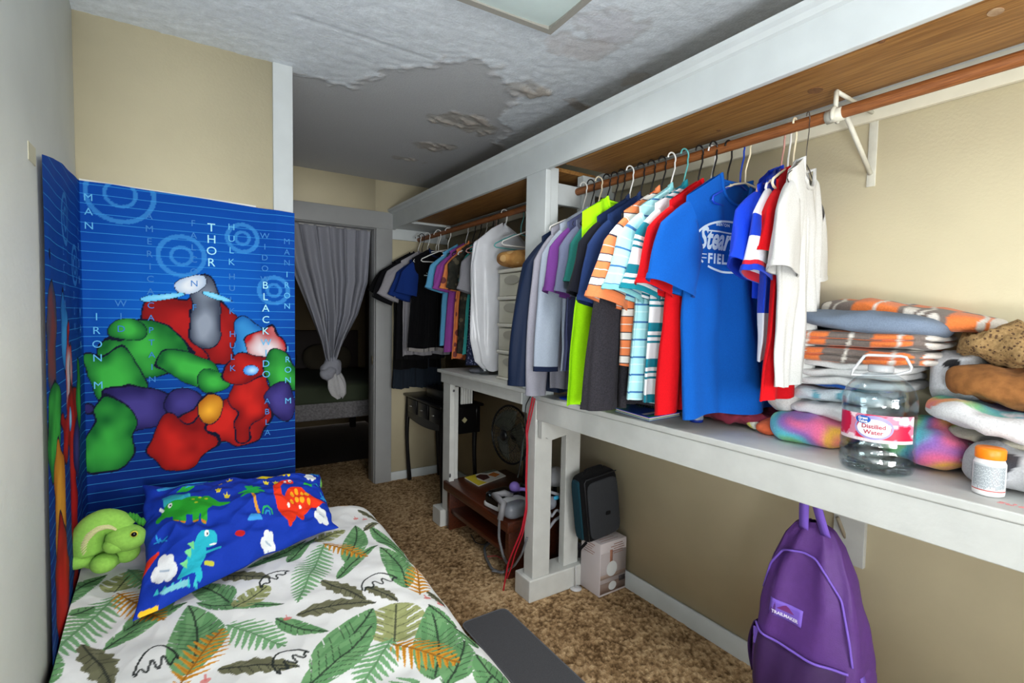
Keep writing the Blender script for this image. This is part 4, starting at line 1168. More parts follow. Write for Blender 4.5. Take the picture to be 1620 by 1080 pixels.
# print on the royal tee
pw = mat('white_print', (212, 230, 236), .7)
V, F = text_verts('Stearns', .074, shear=.35, offset=.0022)
V = V*np.array([.86, 1.35]); on_shirt(t, sh, 'lettering', pw, V, F, -.180, -.255)
V, F = text_verts('FIELD', .044, offset=.0018, spacing=1.25); on_shirt(t, sh, 'lettering', pw, V*np.array([.95, 1.0]), F, -.140, -.302)
V, F = text_verts('BENTON', .014, offset=.0004, spacing=1.2); on_shirt(t, sh, 'lettering', pw, V, F, -.110, -.178)
def strip(path, w):
    path = np.array(path, float); d = np.gradient(path, axis=0); d /= np.linalg.norm(d, axis=1)[:, None]; n = np.stack([-d[:, 1], d[:, 0]], 1)
    V = np.concatenate([path+n*w/2, path-n*w/2]); k = len(path)
    return V, [(i, i+1, k+i+1, k+i) for i in range(k-1)]
th = np.linspace(math.radians(62), math.radians(222), 30)
V, F = strip([(.155*math.cos(a), .085*math.sin(a)) for a in th], .007); on_shirt(t, sh, 'logo_ring', pw, V, F, -.045, -.245)
th = np.linspace(math.radians(233), math.radians(330), 24)
V, F = strip([(.155*math.cos(a), .085*math.sin(a)) for a in th], .007); on_shirt(t, sh, 'logo_ring', pw, V, F, -.045, -.245)
V, F = strip([(-.02, .0), (.03, 0), (.07, -.002), (.11, -.004)], .005); on_shirt(t, sh, 'logo_bar', pw, V, F, -.125, -.197)
V, F = strip([(-.035, 0), (0, 0)], .003); on_shirt(t, sh, 'logo_bar', pw, V, F, -.145, -.275); on_shirt(t, sh, 'logo_bar', pw, V*np.array([.7, 1]), F, -.145, -.287)
V, F = strip([(-.011, 0), (.011, 0)], .011); on_shirt(t, sh, 'size_tag', cloth('size_tag', (220, 224, 200)), V, F, .0, -.02, off=-.001, front=False)

jersey = cloth('jersey_blue', (18, 62, 204), rough=.6)
garment('jersey', 'bright royal blue jersey with a flared short sleeve', 'shirt', .905, jersey, sl=.20, ang=20, sw=(.095, .10), depth=.038, W=.195, L=.42, hem=.18, T=.022, dx=.035, rz=10, ztop=1.845, trim=jersey, hang='pink', hlabel='dusty pink hanger inside the bright royal blue jersey')
garment('jersey', 'blue and white jersey with a white lower half between royal jersey and white tee', 'shirt', .87, stripe_mat('blue_white_block', [(.60, (20, 58, 186)), (1, (208, 212, 222))], .76), sl=.22, ang=15, sw=(.085, .09), depth=.030, W=.185, L=.60, hem=.18, T=.018, dx=.01, rz=12, ztop=1.84, smat=stripe_mat('white_blue_red', [(.42, (222, 224, 230)), (.6, (20, 58, 186)), (.8, (222, 224, 230)), (1, (200, 30, 50))], .34), hang='white', hlabel='white hanger inside the blue and white jersey')
garment('tee_shirt', 'red tee shirt behind the white tee', 'shirt', .84, red, sl=.15, ang=8, sw=(.085, .085), depth=.026, W=.165, L=.70, hem=.20, T=.018, dx=-.015, rz=13, ztop=1.825, hang='cream', hlabel='cream hanger inside the red tee behind the white tee')
garment('tee_shirt', 'white tee shirt hanging nearest the camera', 'shirt', .79, offw, sl=.21, ang=10, sw=(.085, .085), depth=.030, W=.17, L=.66, hem=.185, T=.022, folds=.012, dx=-.037, rz=14, ztop=1.835, hang='wire', hlabel='wire hanger inside the white tee nearest the camera', hanger_dx=-.0)

# ------------------------------------------------------------------ far bay clothes
blk = cloth('black', (12, 12, 14)); lg = cloth('light_grey', (158, 156, 162)); bl = cloth('far_blue', (22, 50, 120)); dslate = cloth('dark_slate', (34, 42, 52))
FG = 'clothes on the far closet rod'
garment('long_skirt', 'dark slate pleated garment hanging lowest at the far end of the rod', 'garment', 3.79, dslate, kind='bare', sleeves=(), W=.19, L=1.08, hem=.215, T=.03, folds=.014, nf=12, dx=-.04, hang='black', hlabel='black hanger farthest along the far rod')
garment('tee_shirt', 'black tee shirt nearest the doorway wall', 'shirt', 3.74, blk, sl=.22, ang=34, W=.215, L=.92, hem=.20, dx=-.06, hang='white', hlabel='white hanger inside the black tee nearest the doorway')
garment('tee_shirt', 'longer black tee shirt just in front of the first black one', 'shirt', 3.67, cloth('black2', (18, 18, 22)), sl=.26, ang=30, W=.215, L=.84, hem=.205, dx=-.055, hang='black', hlabel='black hanger inside the longer black tee')
garment('tee_shirt', 'light grey tee shirt in front of the black tees', 'shirt', 3.60, lg, sl=.24, ang=30, W=.215, L=.80, hem=.20, dx=-.04, depth=.034, hang='white', hlabel='white hanger inside the light grey tee by the black tees')
garment('jersey', 'dark blue tee shirt behind the black printed tee', 'shirt', 3.53, bl, sl=.23, ang=24, W=.215, L=.76, hem=.20, dx=.0, depth=.034, hang='white', hlabel='white hanger inside the dark blue tee of the far bay')
t, sh = garment('tee_shirt', 'black tee shirt with small white chest print and a grey hem', 'shirt', 3.42, cloth('black3', (10, 10, 13)), sl=.20, ang=14, W=.20, L=.76, hem=.235, T=.03, dx=-.03, rz=-6, trim=navy, smat=bl, fdrop=.06, hang='white', hlabel='white hanger over the black printed tee')
V, F = strip([(0, 0), (.02, .006), (.045, .001)], .007); on_shirt(t, sh, 'chest_print', pw, V, F, -.10, -.185)
V, F = strip([(0, 0), (.03, -.002), (.08, 0)], .007); on_shirt(t, sh, 'chest_print', pw, V, F, -.115, -.200)
G_ = np.array([[sh.pt(u, v, True, .0015) for u in np.linspace(-1, 1, 30)] for v in (.965, 1.0)]).reshape(2, 30, 3)
MB().grid(G_).build('grey_hem', cloth('hem_grey', (150, 146, 144)), t, local=True)
hanger('white', 3.30, 'empty white plastic hanger in front of the black printed tee', dx=-.01, rz=-25)
garment('tee_shirt', 'light blue tee shirt of the far bay', 'shirt', 3.10, cloth('sky', (92, 162, 204)), sl=.20, ang=20, W=.175, L=.70, hem=.20, dx=.03, hang='white', hlabel='white hanger inside the light blue tee of the far bay')
garment('tee_shirt', 'magenta purple shirt of the far bay', 'shirt', 3.02, cloth('magenta', (150, 72, 156)), sl=.20, ang=14, W=.175, L=.74, hem=.20, dx=.04, hang='black', hlabel='black hanger inside the magenta purple shirt')
def splat(name, c1, c2, c3, sc):
    if name in MATS: return MATS[name]
    m = mat(name, c1, .9, color2=c2, nscale=sc)
    N = m.node_tree.nodes; L = m.node_tree.links; b = N['Principled BSDF']
    vz = N.new('ShaderNodeTexVoronoi'); vz.inputs['Scale'].default_value = sc*.8; tc = N.new('ShaderNodeTexCoord'); L.new(tc.outputs['Object'], vz.inputs['Vector'])
    lt = N.new('ShaderNodeMath'); lt.operation = 'LESS_THAN'; lt.inputs[1].default_value = .32; L.new(vz.outputs['Distance'], lt.inputs[0])
    mx = N.new('ShaderNodeMix'); mx.data_type = 'RGBA'; L.new(lt.outputs[0], mx.inputs[0]); L.new(b.inputs['Base Color'].links[0].from_socket, mx.inputs[6]); mx.inputs[7].default_value = (*lin(c3), 1)
    L.new(mx.outputs[2], b.inputs['Base Color'])
    return m
garment('tropical_shirt', 'orange tropical print shirt of the far bay', 'shirt', 2.94, splat('tropical_orange', (226, 140, 76), (214, 116, 70), (120, 60, 60), 18), kind='polo', sl=.20, ang=10, W=.165, L=.78, hem=.19, dx=.04, hang='black', hlabel='black hanger inside the orange tropical shirt')
garment('camouflage_shirt', 'dark camouflage shirt of the far bay', 'shirt', 2.87, splat('camouflage', (52, 50, 40), (24, 26, 22), (92, 84, 66), 26), kind='polo', sl=.20, ang=10, W=.165, L=.74, hem=.19, dx=.045, hang='white', hlabel='white hanger inside the camouflage shirt')
garment('tee_shirt', 'turquoise shirt behind the grey tee of the far bay', 'shirt', 2.80, cloth('turquoise', (70, 180, 176)), sl=.16, ang=6, dx=.05, sw=(.06, .06), W=.15, L=.74, hem=.19, hang='black', hlabel='black hanger inside the turquoise shirt')
garment('floral_shirt', 'dark floral shirt between the turquoise shirt and the grey tee', 'shirt', 2.75, splat('floral', (20, 20, 26), (34, 32, 40), (206, 120, 90), 22), kind='polo', sl=.16, ang=6, W=.145, L=.60, hem=.17, dx=.06, sw=(.06, .06), hang='black', hlabel='black hanger inside the dark floral shirt')
garment('patterned_shirt', 'navy speckled garment under the grey tee of the far bay', 'shirt', 2.71, splat('speckled_navy', (40, 48, 84), (26, 32, 60), (120, 126, 160), 90), sleeves=(), W=.15, L=.80, hem=.175, dx=.02, hang='pink', hlabel='dusty pink hanger inside the navy speckled garment')
garment('tee_shirt', 'grey tee shirt in front of the white garment bag', 'shirt', 2.65, cloth('mid_grey', (128, 128, 134)), sl=.22, ang=18, W=.185, L=.60, hem=.20, dx=.055, depth=.036, hang='white', hlabel='white hanger inside the grey tee by the garment bag')
# garment bag
def gbag():
    t = thing('garment_bag', 'white plastic garment bag hanging behind the drawer tower', 'garment bag', (1.6, 2.52, 1.02))
    n, rws = 60, 60; th = np.linspace(0, 2*PI, n, endpoint=False)
    G = []
    for i in range(rws):
        f = i/(rws-1); z = 1.90-.86*f
        hw = np.interp(f, [0, .05, .14, .3, .8, .95, 1], [.01, .09, .19, .215, .20, .17, .12]); dp = np.interp(f, [0, .1, .3, .9, 1], [.008, .035, .05, .05, .03])
        r = 1+.05*np.sin(th*7+f*5)*min(1, f*4)+.05*np.sin(th*13-f*3)
        G.append(np.stack([1.575+hw*np.cos(th)*r, 2.52+dp*np.sin(th)*r*1.0, np.full(n, z)+.01*np.sin(th*4+f)], -1))
    m = mat('thin_white_plastic', (214, 216, 222), .25, noise=.05, nscale=20, bump=.5, bscale=18, spec=.6)
    MB().grid(np.array(G), closeu=True).build('bag', m, t)
    hanger('white', 2.52, 'white hanger inside the white garment bag', dx=-.02)
gbag()
hanger('aqua', 2.40, 'empty aqua hanger beside the post on the far rod', dx=.02, rz=6)
hanger('white', 2.28, 'empty white hanger nearest the post on the far rod', dx=.02, rz=-5)

# ------------------------------------------------------------------ drawer tower and what stands on the far table
def drawers():
    t = thing('drawer_tower', 'translucent plastic tower of four drawers on the far white table', 'drawers', (1.62, 2.22, 1.008))
    cl_ = mat('translucent_plastic', (228, 226, 208), .3, noise=.05, nscale=8, alpha=.7)
    fm = mat('cream_drawer_frame', (214, 212, 200), .4)
    x0, x1, y0, y1 = 1.45, 1.80, 2.085, 2.365
    H4 = .148
    for i in range(5):
        z = 1.008+i*H4
        MB().box(x0-.006, x1, y0, y1, z+(.0 if i == 0 else -.006), z+.014).build('shelf_rim', fm, t, bevel=.005)
    MB().box(x0+.01, x1, y1-.006, y1, 1.01, 1.60).box(x0+.01, x1, y0, y0+.006, 1.01, 1.60).box(x1-.006, x1, y0, y1, 1.01, 1.60).build('side_panel', cl_, t)
    ins = [(60, 66, 84), (150, 130, 110), (160, 120, 90), (90, 84, 70)]
    for i in range(4):
        z = 1.008+i*H4+.016
        d = MB().box(x0, x0+.008, y0+.012, y1-.012, z, z+.122).build('drawer', cl_, t, bevel=.004)
        MB().box(x0+.02, x1-.03, y0+.02, y1-.02, z, z+.06).build('contents', mat('drawer_contents'+str(i), ins[3-i], .8, noise=.5, nscale=30), d, bevel=.015)
        th = np.linspace(0, 2*PI, 24, endpoint=False)
        MB().poly([(x0-.0035, (y0+y1)/2+.075*math.cos(a), z+.085+.024*math.sin(a)) for a in th], (.006, 0, 0)).build('handle', mat('drawer_handle', (168, 166, 154), .35), d, smooth=False, fixn=True)
drawers()
tag(MB().ell((1.60, 2.27, 1.672), (.19, .105, .052), 30, e=2.6, noise=.008, seed=5, freq=22, rot=rotm('Z', -12)).build('plush_roll', splat('tan_plush', (196, 148, 84), (150, 100, 50), (206, 166, 110), 20)), 'tan fuzzy rolled cushion lying on top of the drawer tower', 'cushion')
def water_bottle():
    c = (1.476, 2.543, 1.008)
    t = thing('water_bottle', 'small clear water bottle with a light blue label on the far white table', 'bottle', c)
    cp = clear_mat('clear_plastic', (236, 242, 244), .12, bump=.5)
    prof = [(.026, 0), (.031, .004), (.032, .03), (.0295, .04), (.032, .05), (.0295, .06), (.032, .07), (.031, .075), (.031, .115), (.032, .12), (.030, .15), (.018, .178), (.0125, .186), (.0125, .197)]
    MB().lathe(prof, c, 24).build('bottle_body', cp, t)
    MB().lathe([(.0315, .078), (.0318, .079), (.0318, .113), (.0315, .114)], c, 24, closeends=False).build('label_band', mat('light_blue_label', (150, 186, 216), .5), t)
    MB().lathe([(.0145, .190), (.0145, .206), (.012, .208)], c, 20).build('cap', plast['white'], t)
water_bottle()
tag(MB().ell((1.50, 2.66, 1.022), (.06, .07, .018), 20, noise=.008, seed=3, freq=30).build('folded_cloth', cloth('grey_rag', (110, 112, 120))), 'crumpled grey cloth behind the small water bottle', 'cloth')

# ------------------------------------------------------------------ black vanity table
def vanity():
    t = thing('vanity_table', 'black vanity table with small drawers and curved legs against the doorway wall', 'table', (1.66, 3.55, 0))
    bk = mat('black_lacquer', (14, 14, 16), .35, noise=.1, nscale=20)
    x0, x1, y0, y1 = 1.49, 1.80, 3.16, 3.85
    MB().box(x0-.02, x1+.02, y0-.02, y1+.015, .695, .715).build('table_top', bk, t, bevel=.006)
    pts = [(y, .545+.0 - .035*math.cos((y-y0)/(y1-y0)*2*PI)*-1) for y in np.linspace(y0, y1, 17)]
    MB().poly([(x0, y1, .695), (x0, y0, .695)]+[(x0, y, .535-.03*math.sin((y-y0)/(y1-y0)*PI)) for y in np.linspace(y0, y1, 15)], (.012, 0, 0)).build('front_apron', bk, t, smooth=False, fixn=True)
    MB().box(x0+.012, x1, y0, y0+.012, .50, .695).build('side_panel', bk, t, bevel=.003)
    kb = mat('bright_knob', (206, 206, 200), .2, metal=.7)
    for i in range(3):
        ya = y1-.06-i*.215
        d = MB().box(x0-.008, x0, ya-.18, ya, .575, .685).build('drawer', bk, t, bevel=.003)
        MB().ell((x0-.018, ya-.09, .632), (.010, .016, .006), 10).build('knob', kb, d)
    MB().box(1.56, 1.80, 3.26, 3.6, .715, .80).build('top_box', bk, t, bevel=.004)
    MB().poly([hit(660+a, 423/4.91+560-0+b, 1, y0-.003) if False else (1.67+.022*a, y0-.003, .60+.022*b) for a, b in ((0, 1), (1, 0), (0, -1), (-1, 0))], (0, .004, 0)).build('diamond_plaque', mat('brass_plaque', (190, 184, 140), .4), t, smooth=False, fixn=True)
    for (x, y) in ((x0+.02, y1-.02), (x0+.02, y0+.02), (x1-.02, y0+.02), (x1-.02, y1-.02)):
        path = []; rr = []
        for i in range(14):
            f = i/13; path.append((x-.016*math.sin(f*PI*1.2)+.0, y, .70-.708*f)); rr.append(.026-.008*math.sin(f*PI*.9)-.004*f)
        MB().tube(path, rr, 8).build('leg', bk, t)
vanity()

# ------------------------------------------------------------------ bench and what stands on it
def bench():
    t = thing('bench', 'dark brown wooden bench with a lower shelf between the white plinths', 'bench', (1.6, 2.45, 0))
    w = mat('dark_brown_wood', (84, 38, 18), .38, color2=(58, 24, 12), nscale=7, stretch=(14, 1.2, 14), coat=.2)
    MB().box(1.355, 1.83, 2.075, 2.845, .245, .302).build('bench_top', w, t, bevel=.006)
    MB().box(1.375, 1.80, 2.79, 2.825, -.01, .245).build('end_panel', w, t, bevel=.003)
    MB().box(1.375, 1.80, 2.095, 2.13, -.01, .245).build('end_panel', w, t, bevel=.003)
    MB().box(1.385, 1.80, 2.13, 2.79, .10, .128).build('lower_shelf', w, t, bevel=.003)
    MB().box(1.815, 1.83, 2.13, 2.79, .10, .245).build('back_panel', w, t, bevel=.003)
bench()
def fan():
    t = thing('table_fan', 'black fan with a round wire cage on the dark bench', 'fan', (1.685, 2.40, .302))
    b = mat('fan_black', (16, 17, 19), .35); cg = mat('cage_wire', (26, 28, 28), .4)
    MB().lathe([(.115, 0), (.118, .006), (.11, .018), (.05, .034), (.025, .04), (.02, .05)], (1.685, 2.40, .302), 32).build('base', b, t)
    MB().tube([(1.685, 2.40, .34), (1.685, 2.40, .62)], [.017, .014], 14).build('pole', b, t)
    MB().lathe([(.030, 0), (.030, .02), (.0, .022)], (1.685, 2.40, .34), 16).build('collar', b, t)
    hub = np.array([1.585, 2.425, .66])
    MB().ell((1.645, 2.41, .66), (.055, .042, .045), 20, e=2.6).build('motor_housing', b, t)
    c = MB(); R = .17
    ax = np.array([-1, -.12, .05]); ax /= np.linalg.norm(ax); a1 = np.array([0, 0, 1.]); a1 -= ax*(a1@ax); a1 /= np.linalg.norm(a1); a2 = np.cross(ax, a1)
    def ring(r, off, w=.0022):
        th = np.linspace(0, 2*PI, 40, endpoint=False)
        return [hub+ax*off+r*(math.cos(q)*a1+math.sin(q)*a2) for q in th]
    c.tube(ring(R, 0), .006, 8, closed=True); c.build('cage_rim', b, t)
    cw = MB()
    for off in (.045, -.045):
        cw.tube(ring(R*.62, off*.8), .0013, 5, closed=True); cw.tube(ring(R*.3, off), .0013, 5, closed=True)
        for i in range(44):
            q = i*2*PI/44+(.04 if off > 0 else 0)
            rad = math.cos(q)*a1+math.sin(q)*a2
            cw.tube([hub+ax*off+rad*.03, hub+ax*off*.95+rad*R*.5, hub+ax*off*.6+rad*R*.85, hub+rad*R], .0011, 4, caps=False)
    o = cw.build('cage_wires', cg, t); o['kind'] = 'stuff'
    MB().lathe([(.0, 0), (.03, .0), (.032, .006), (.01, .012)], hub+ax*.045, 20, axis=ax).build('cage_badge', b, t)
    bm_ = mat('fan_blade', (92, 96, 84), .3, trans=.4)
    for i in range(3):
        q = i*2*PI/3+.5
        G = []
        for r_ in np.linspace(.025, .145, 8):
            row = []
            for k in np.linspace(-.5, .5, 8):
                qq = q+k*(1.5 if r_ > .05 else 1.1); row.append(hub+r_*(math.cos(qq)*a1+math.sin(qq)*a2)+ax*(k*.035))
            G.append(row)
        MB().grid(np.array(G)).build('blade', bm_, t, solid=.0015)
fan()
def cpap():
    t = thing('breathing_machine', 'grey and white bedside breathing machine with a black display on the bench', 'machine', tuple(hit(800, 805, 2, .303)))
    wht = mat('machine_white', (196, 198, 200), .35); gry = mat('machine_grey', (120, 124, 132), .3); bk = mat('machine_black', (12, 13, 15), .2)
    # black display block left, white body, grey water tub right
    MB().ell((1.46, 2.29, .345), (.085, .075, .043), 24, e=5, rot=rotm('Z', 8)).build('display_block', bk, t)
    MB().ell((1.46, 2.29, .318), (.09, .08, .014), 24, e=6, rot=rotm('Z', 8)).build('base_plate', wht, t)
    MB().ell((1.45, 2.175, .345), (.085, .05, .042), 24, e=3.4, rot=rotm('Z', 8)).build('housing', wht, t)
    MB().ell((1.435, 2.125, .345), (.075, .045, .041), 24, e=3.2, rot=rotm('Z', 8)).build('water_tub', gry, t)
    MB().ell((1.378, 2.30, .372), (.003, .012, .008), 10).build('display', mat('small_display', (120, 140, 150), .2), t)
cpap()
# hose with grey connector
hp = [hit(826, 776, 2, .40), hit(810, 783, 2, .39), hit(797, 797, 0, 1.36), hit(791, 822, 0, 1.335)]
ho = thing('air_hose', 'grey corrugated air hose looping from the breathing machine down over the carpet', 'hose', tuple(hit(791, 822, 0, 1.335)))
hp = [(1.46, 2.20, .385), (1.42, 2.215, .405), (1.37, 2.235, .395), hp[2], hp[3]]
MB().tube(hp, [.016, .018, .019, .018, .016], 14).build('connector', mat('hose_connector', (124, 124, 128), .4), ho)
def smooth(pts, n=80, it=6):
    pts = np.array(pts, float); d = np.r_[0, np.cumsum(np.linalg.norm(np.diff(pts, axis=0), axis=1))]
    q = np.linspace(0, d[-1], n); P = np.stack([np.interp(q, d, pts[:, i]) for i in range(3)], 1)
    for _ in range(it): P[1:-1] = (P[:-2]+P[1:-1]*2+P[2:])/4
    return P
H0 = lambda px, py, x: hit(px, py, 0, x)
def floorc(px, py, z=.012): return hit(px, py, 2, z)
pth = [H0(790, 820, 1.335), H0(789, 850, 1.33), H0(796, 880, 1.32), floorc(806, 897, .02), floorc(795, 907), floorc(778, 900), floorc(768, 880), floorc(766, 865), floorc(775, 858)]
P = smooth(pth, 110, 8)
MB().tube(P, .0068+.0012*(np.arange(110) % 2), 10).build('hose', mat('hose_grey', (92, 94, 98), .45), ho)
pth = [floorc(775, 858), floorc(792, 868), H0(812, 880, 1.30), H0(826, 862, 1.30), H0(830, 845, 1.36)]
pth = [floorc(778, 903), floorc(800, 905), H0(815, 893, 1.33), H0(826, 875, 1.33), H0(834, 850, 1.34)]
MB().tube(smooth(pth, 60, 6), .0055, 8).build('hose', mat('hose_grey', (92, 94, 98), .45), ho)
# cords hanging along the post
rd = mat('red_cord', (170, 18, 40), .5); bkc = mat('black_cord', (22, 22, 24), .5); gyc = mat('green_grey_cord', (70, 84, 80), .5)
def cord(label, pts, r, m, loc=None, name='cord'):
    o = MB().tube(smooth(pts, 90, 5), r, 8).build(name, m); tag(o, label, 'cord'); return o
cord('dark red cord hanging down the white post to the carpet', [H0(843, 628, 1.33), H0(838, 650, 1.335), H0(832, 680, 1.34), H0(834, 700, 1.34), H0(832, 760, 1.34), H0(833, 800, 1.335), H0(825, 840, 1.32), H0(812, 870, 1.30), H0(804, 890, 1.30), H0(796, 935, 1.30)], .0042, rd)
cord('second red cord beside the first along the white post', [H0(846, 630, 1.34), H0(841, 655, 1.345), H0(834, 685, 1.345), H0(835, 705, 1.345), H0(833, 765, 1.345), H0(834, 805, 1.34), H0(827, 845, 1.33), H0(815, 875, 1.31), H0(808, 900, 1.31), H0(802, 915, 1.31)], .0032, rd)
cord('thin black cord looped at the post beneath the windbreaker', [H0(840, 625, 1.35), H0(832, 640, 1.35), H0(830, 660, 1.35), H0(832, 675, 1.352), H0(826, 700, 1.352), H0(823, 730, 1.352), H0(820, 752, 1.352)], .0026, bkc)
cord('thin grey-green cord behind the red cords', [H0(842, 628, 1.36), H0(836, 665, 1.36), H0(828, 690, 1.36), H0(826, 720, 1.36), H0(819, 755, 1.36)], .0024, gyc)
cord('black cord tangled on the carpet under the bench', [floorc(745, 845), floorc(752, 858), floorc(765, 862), floorc(780, 850), floorc(800, 862), floorc(812, 880), floorc(795, 872), floorc(785, 866)], .003, bkc)
cord('red cord lying on the carpet under the bench', [floorc(770, 880), floorc(785, 879), floorc(800, 886), floorc(812, 888)], .0022, rd)
# purple ball toy
o = thing('reading_lamp', 'small lilac round lamp head on the breathing machine', 'lamp', (1.53, 2.28, .40))
lv = mat('lilac_plastic', (150, 124, 214), .4)
c = hit(814, 770, 1, 2.27)
MB().ell(c, (.030, .030, .030), 20).build('round_head', lv, o)
MB().tube([c+np.array([.02, 0, -.015]), c+np.array([.055, -.01, -.02]), c+np.array([.075, -.02, -.022])], [.012, .010, .014], 10).build('arm', lv, o)
MB().tube([c+np.array([0, 0, -.03]), c+np.array([.0, .0, -.055])], .008, 8).build('stem', lv, o)
# magazine
def magazine():
    Cn = [hit(735, 755, 2, .308), hit(782, 742, 2, .308), hit(800, 752, 2, .308), hit(757, 768, 2, .308)]
    Cn = [np.array([p[0], p[1], .3025]) for p in Cn]
    t = thing('magazine', 'white and yellow magazine lying on the dark bench', 'magazine', tuple(sum(Cn)/4))
    MB().poly(Cn, (0, 0, .006)).build('pages', mat('page_white', (214, 212, 206), .7), t, smooth=False, fixn=True)
    def q(u, v): return (Cn[0]*(1-u)+Cn[1]*u)*(1-v)+(Cn[3]*(1-u)+Cn[2]*u)*v+np.array([0, 0, .0062])
    for nm, c, us in (('yellow_patch', (206, 186, 50), [(0, 0), (.35, 0), (.2, .5), (.3, 1), (0, 1)]), ('photo_patch', (70, 30, 26), [(.25, .2), (.45, .1), (.6, .35), (.55, .7), (.3, .75)]), ('photo_patch', (196, 110, 40), [(.6, .4), (.85, .3), (.92, .7), (.7, .8)]), ('grey_patch', (96, 106, 90), [(.5, 0), (1, 0), (1, .28), (.65, .2)])):
        MB().poly([q(*a) for a in us], (0, 0, .0003)).build(nm, mat('mag_'+nm+str(c[0]), c, .6), t, smooth=False, fixn=True)
magazine()
# mask and headgear between the posts
def mask():
    t = thing('breathing_mask', 'grey breathing mask with straps hanging between the white posts', 'mask', (1.52, 1.98, .3))
    g = mat('mask_silicone', (128, 132, 142), .3); st = mat('mask_strap', (150, 152, 160), .8); bl2 = mat('mask_blue', (60, 160, 200), .4)
    MB().ell(hit(872, 795, 1, 1.99), (.032, .022, .036), 20, noise=.004, seed=3, freq=30).build('cushion', g, t)
    MB().tube(smooth([hit(870, 778, 1, 1.99), hit(884, 782, 1, 1.99), hit(893, 798, 1, 1.99), hit(890, 815, 1, 1.99), hit(878, 822, 1, 1.99), hit(868, 836, 1, 1.98)], 40, 4), .008, 8).build('strap', st, t)
    MB().tube(smooth([hit(866, 800, 1, 1.98), hit(872, 818, 1, 1.98), hit(880, 806, 1, 1.98), hit(892, 812, 1, 1.98)], 30, 3), .007, 8).build('strap', st, t)
    MB().ell(hit(880, 787, 1, 1.975), (.016, .006, .010), 12, e=4).build('blue_clip', bl2, t)
    MB().ell(hit(868, 838, 1, 1.975), (.007, .006, .010), 12).build('blue_clip', bl2, t)
mask()
dl = thing('dome_lamp', 'white dome lamp seen between the white posts', 'lamp', (1.80, 2.26, .302))
MB().lathe([(.075, .10), (.072, .135), (.055, .168), (.028, .185), (.0, .19)], (1.77, 2.22, .302), 28, closeends=False).build('dome_shade', mat('milk_glass', (196, 198, 204), .3), dl, solid=.003)
MB().lathe([(.055, 0), (.055, .012), (.012, .02), (.010, .12)], (1.77, 2.22, .302), 24).build('lamp_base', bkc, dl)
# laptop case, carton
def carton():
    t = thing('carton', 'white cardboard carton printed with a lamp picture by the right wall', 'box', (1.76, 1.79, 0))
    x0, x1, y0, y1, h = 1.664, 1.842, 1.722, 1.862, .258
    w = mat('white_cardboard', (196, 188, 190), .6, noise=.05, nscale=10)
    MB().box(x0, x1, y0, y1, -.006, h).build('carton_body', w, t, bevel=.002)
    # printed face towards the camera (-y): interior scene of blocks
    yy = y0-.0006
    def fq(name, col, a, b, c, d, dep=0): 
        MB().box(x0+(x1-x0)*a, x0+(x1-x0)*b, yy-dep*.0004-.0004, y0, h*c, h*d).build(name, mat('print_'+name, col, .6), t)
    fq('printed_room', (170, 160, 160), .02, .98, .02, .80, 0)
    fq('printed_floor', (120, 100, 90), .02, .98, .02, .22, 1)
    fq('printed_shelf', (150, 130, 118), .02, .98, .30, .38, 1)
    fq('printed_frame', (52, 46, 48), .72, .96, .17, .27, 2)
    fq('printed_stem', (160, 110, 90), .36, .46, .55, .84, 2)
    th = np.linspace(0, 2*PI, 24, endpoint=False)
    for (cx, cz, rx, rz) in ((.44, .47, .035, .038), (.48, .13, .026, .022)):
        MB().poly([(x0+(x1-x0)*cx+rx*math.cos(a), yy-.0016, h*cz+rz*math.sin(a)) for a in th], (0, .0016, 0)).build('printed_lamp', mat('print_lamp', (206, 210, 212), .5), t, smooth=False, fixn=True)
    pm = mat('print_brown_text', (150, 110, 96), .6)
    for i in range(5):
        z = h*(.93-.022*i*2)
        MB().box(x0+.09-.02*(i % 2), x0+.15+.006*(i % 3), yy-.0008, y0, z, z+.003).build('printed_line', pm, t)
        MB().box(x0-.0008, x0, y1-.10+.01*(i % 3), y1-.02, h*.92-.012*i, h*.92-.012*i+.003).build('printed_line', pm, t)
        MB().box(x0+.02+.008*(i % 2), x1-.04-.01*(i % 3), y0+.02+.02*i, y0+.023+.02*i, h, h+.0006).build('printed_line', pm, t)
carton()
def case():
    t = thing('laptop_case', 'dark grey zipped carrying case with a teal side resting on the carton', 'bag', (1.70, 1.78, .26))
    R_ = rotm('Y', -8) @ rotm('Z', -4)
    cc = np.array([1.685, 1.785, .44])
    def loc(p): return R_ @ np.array(p)+cc
    dg = cloth('case_grey', (50, 52, 56), noise=.2, rough=.8); tl = cloth('case_teal', (20, 56, 68)); bk = cloth('case_black', (14, 14, 16))
    MB().ell(cc, (.115, .046, .168), 30, e=7, rot=R_).build('case_body', bk, t)
    MB().ell(loc((.012, -.040, -.01)), (.094, .012, .145), 26, e=7, rot=R_).build('front_panel', dg, t)
    MB().ell(loc((-.108, 0, 0)), (.012, .032, .150), 24, e=6, rot=R_).build('teal_side', tl, t)
    zp = MB(); pts = [loc((x, -.049, z)) for x, z in ((-.095, -.15), (-.095, .145), (-.085, .158), (.10, .158))]
    zp.tube(pts, .003, 6).build('zip', mat('zip_dark', (34, 36, 40), .4), t)
    MB().tube(smooth([loc((-.06, 0, .165)), loc((-.05, 0, .185)), loc((.05, 0, .185)), loc((.06, 0, .165))], 24, 3), .006, 8).build('handle', bk, t)
    MB().ell(loc((.03, -.053, -.04)), (.016, .002, .010), 10, e=4).build('stitched_patch', bk, t)
    MB().tube(smooth([loc((-.10, -.03, -.16)), (1.60, 1.80, .22), (1.598, 1.80, .18)], 12, 2), .007, 8).build('strap_end', bk, t)
case()
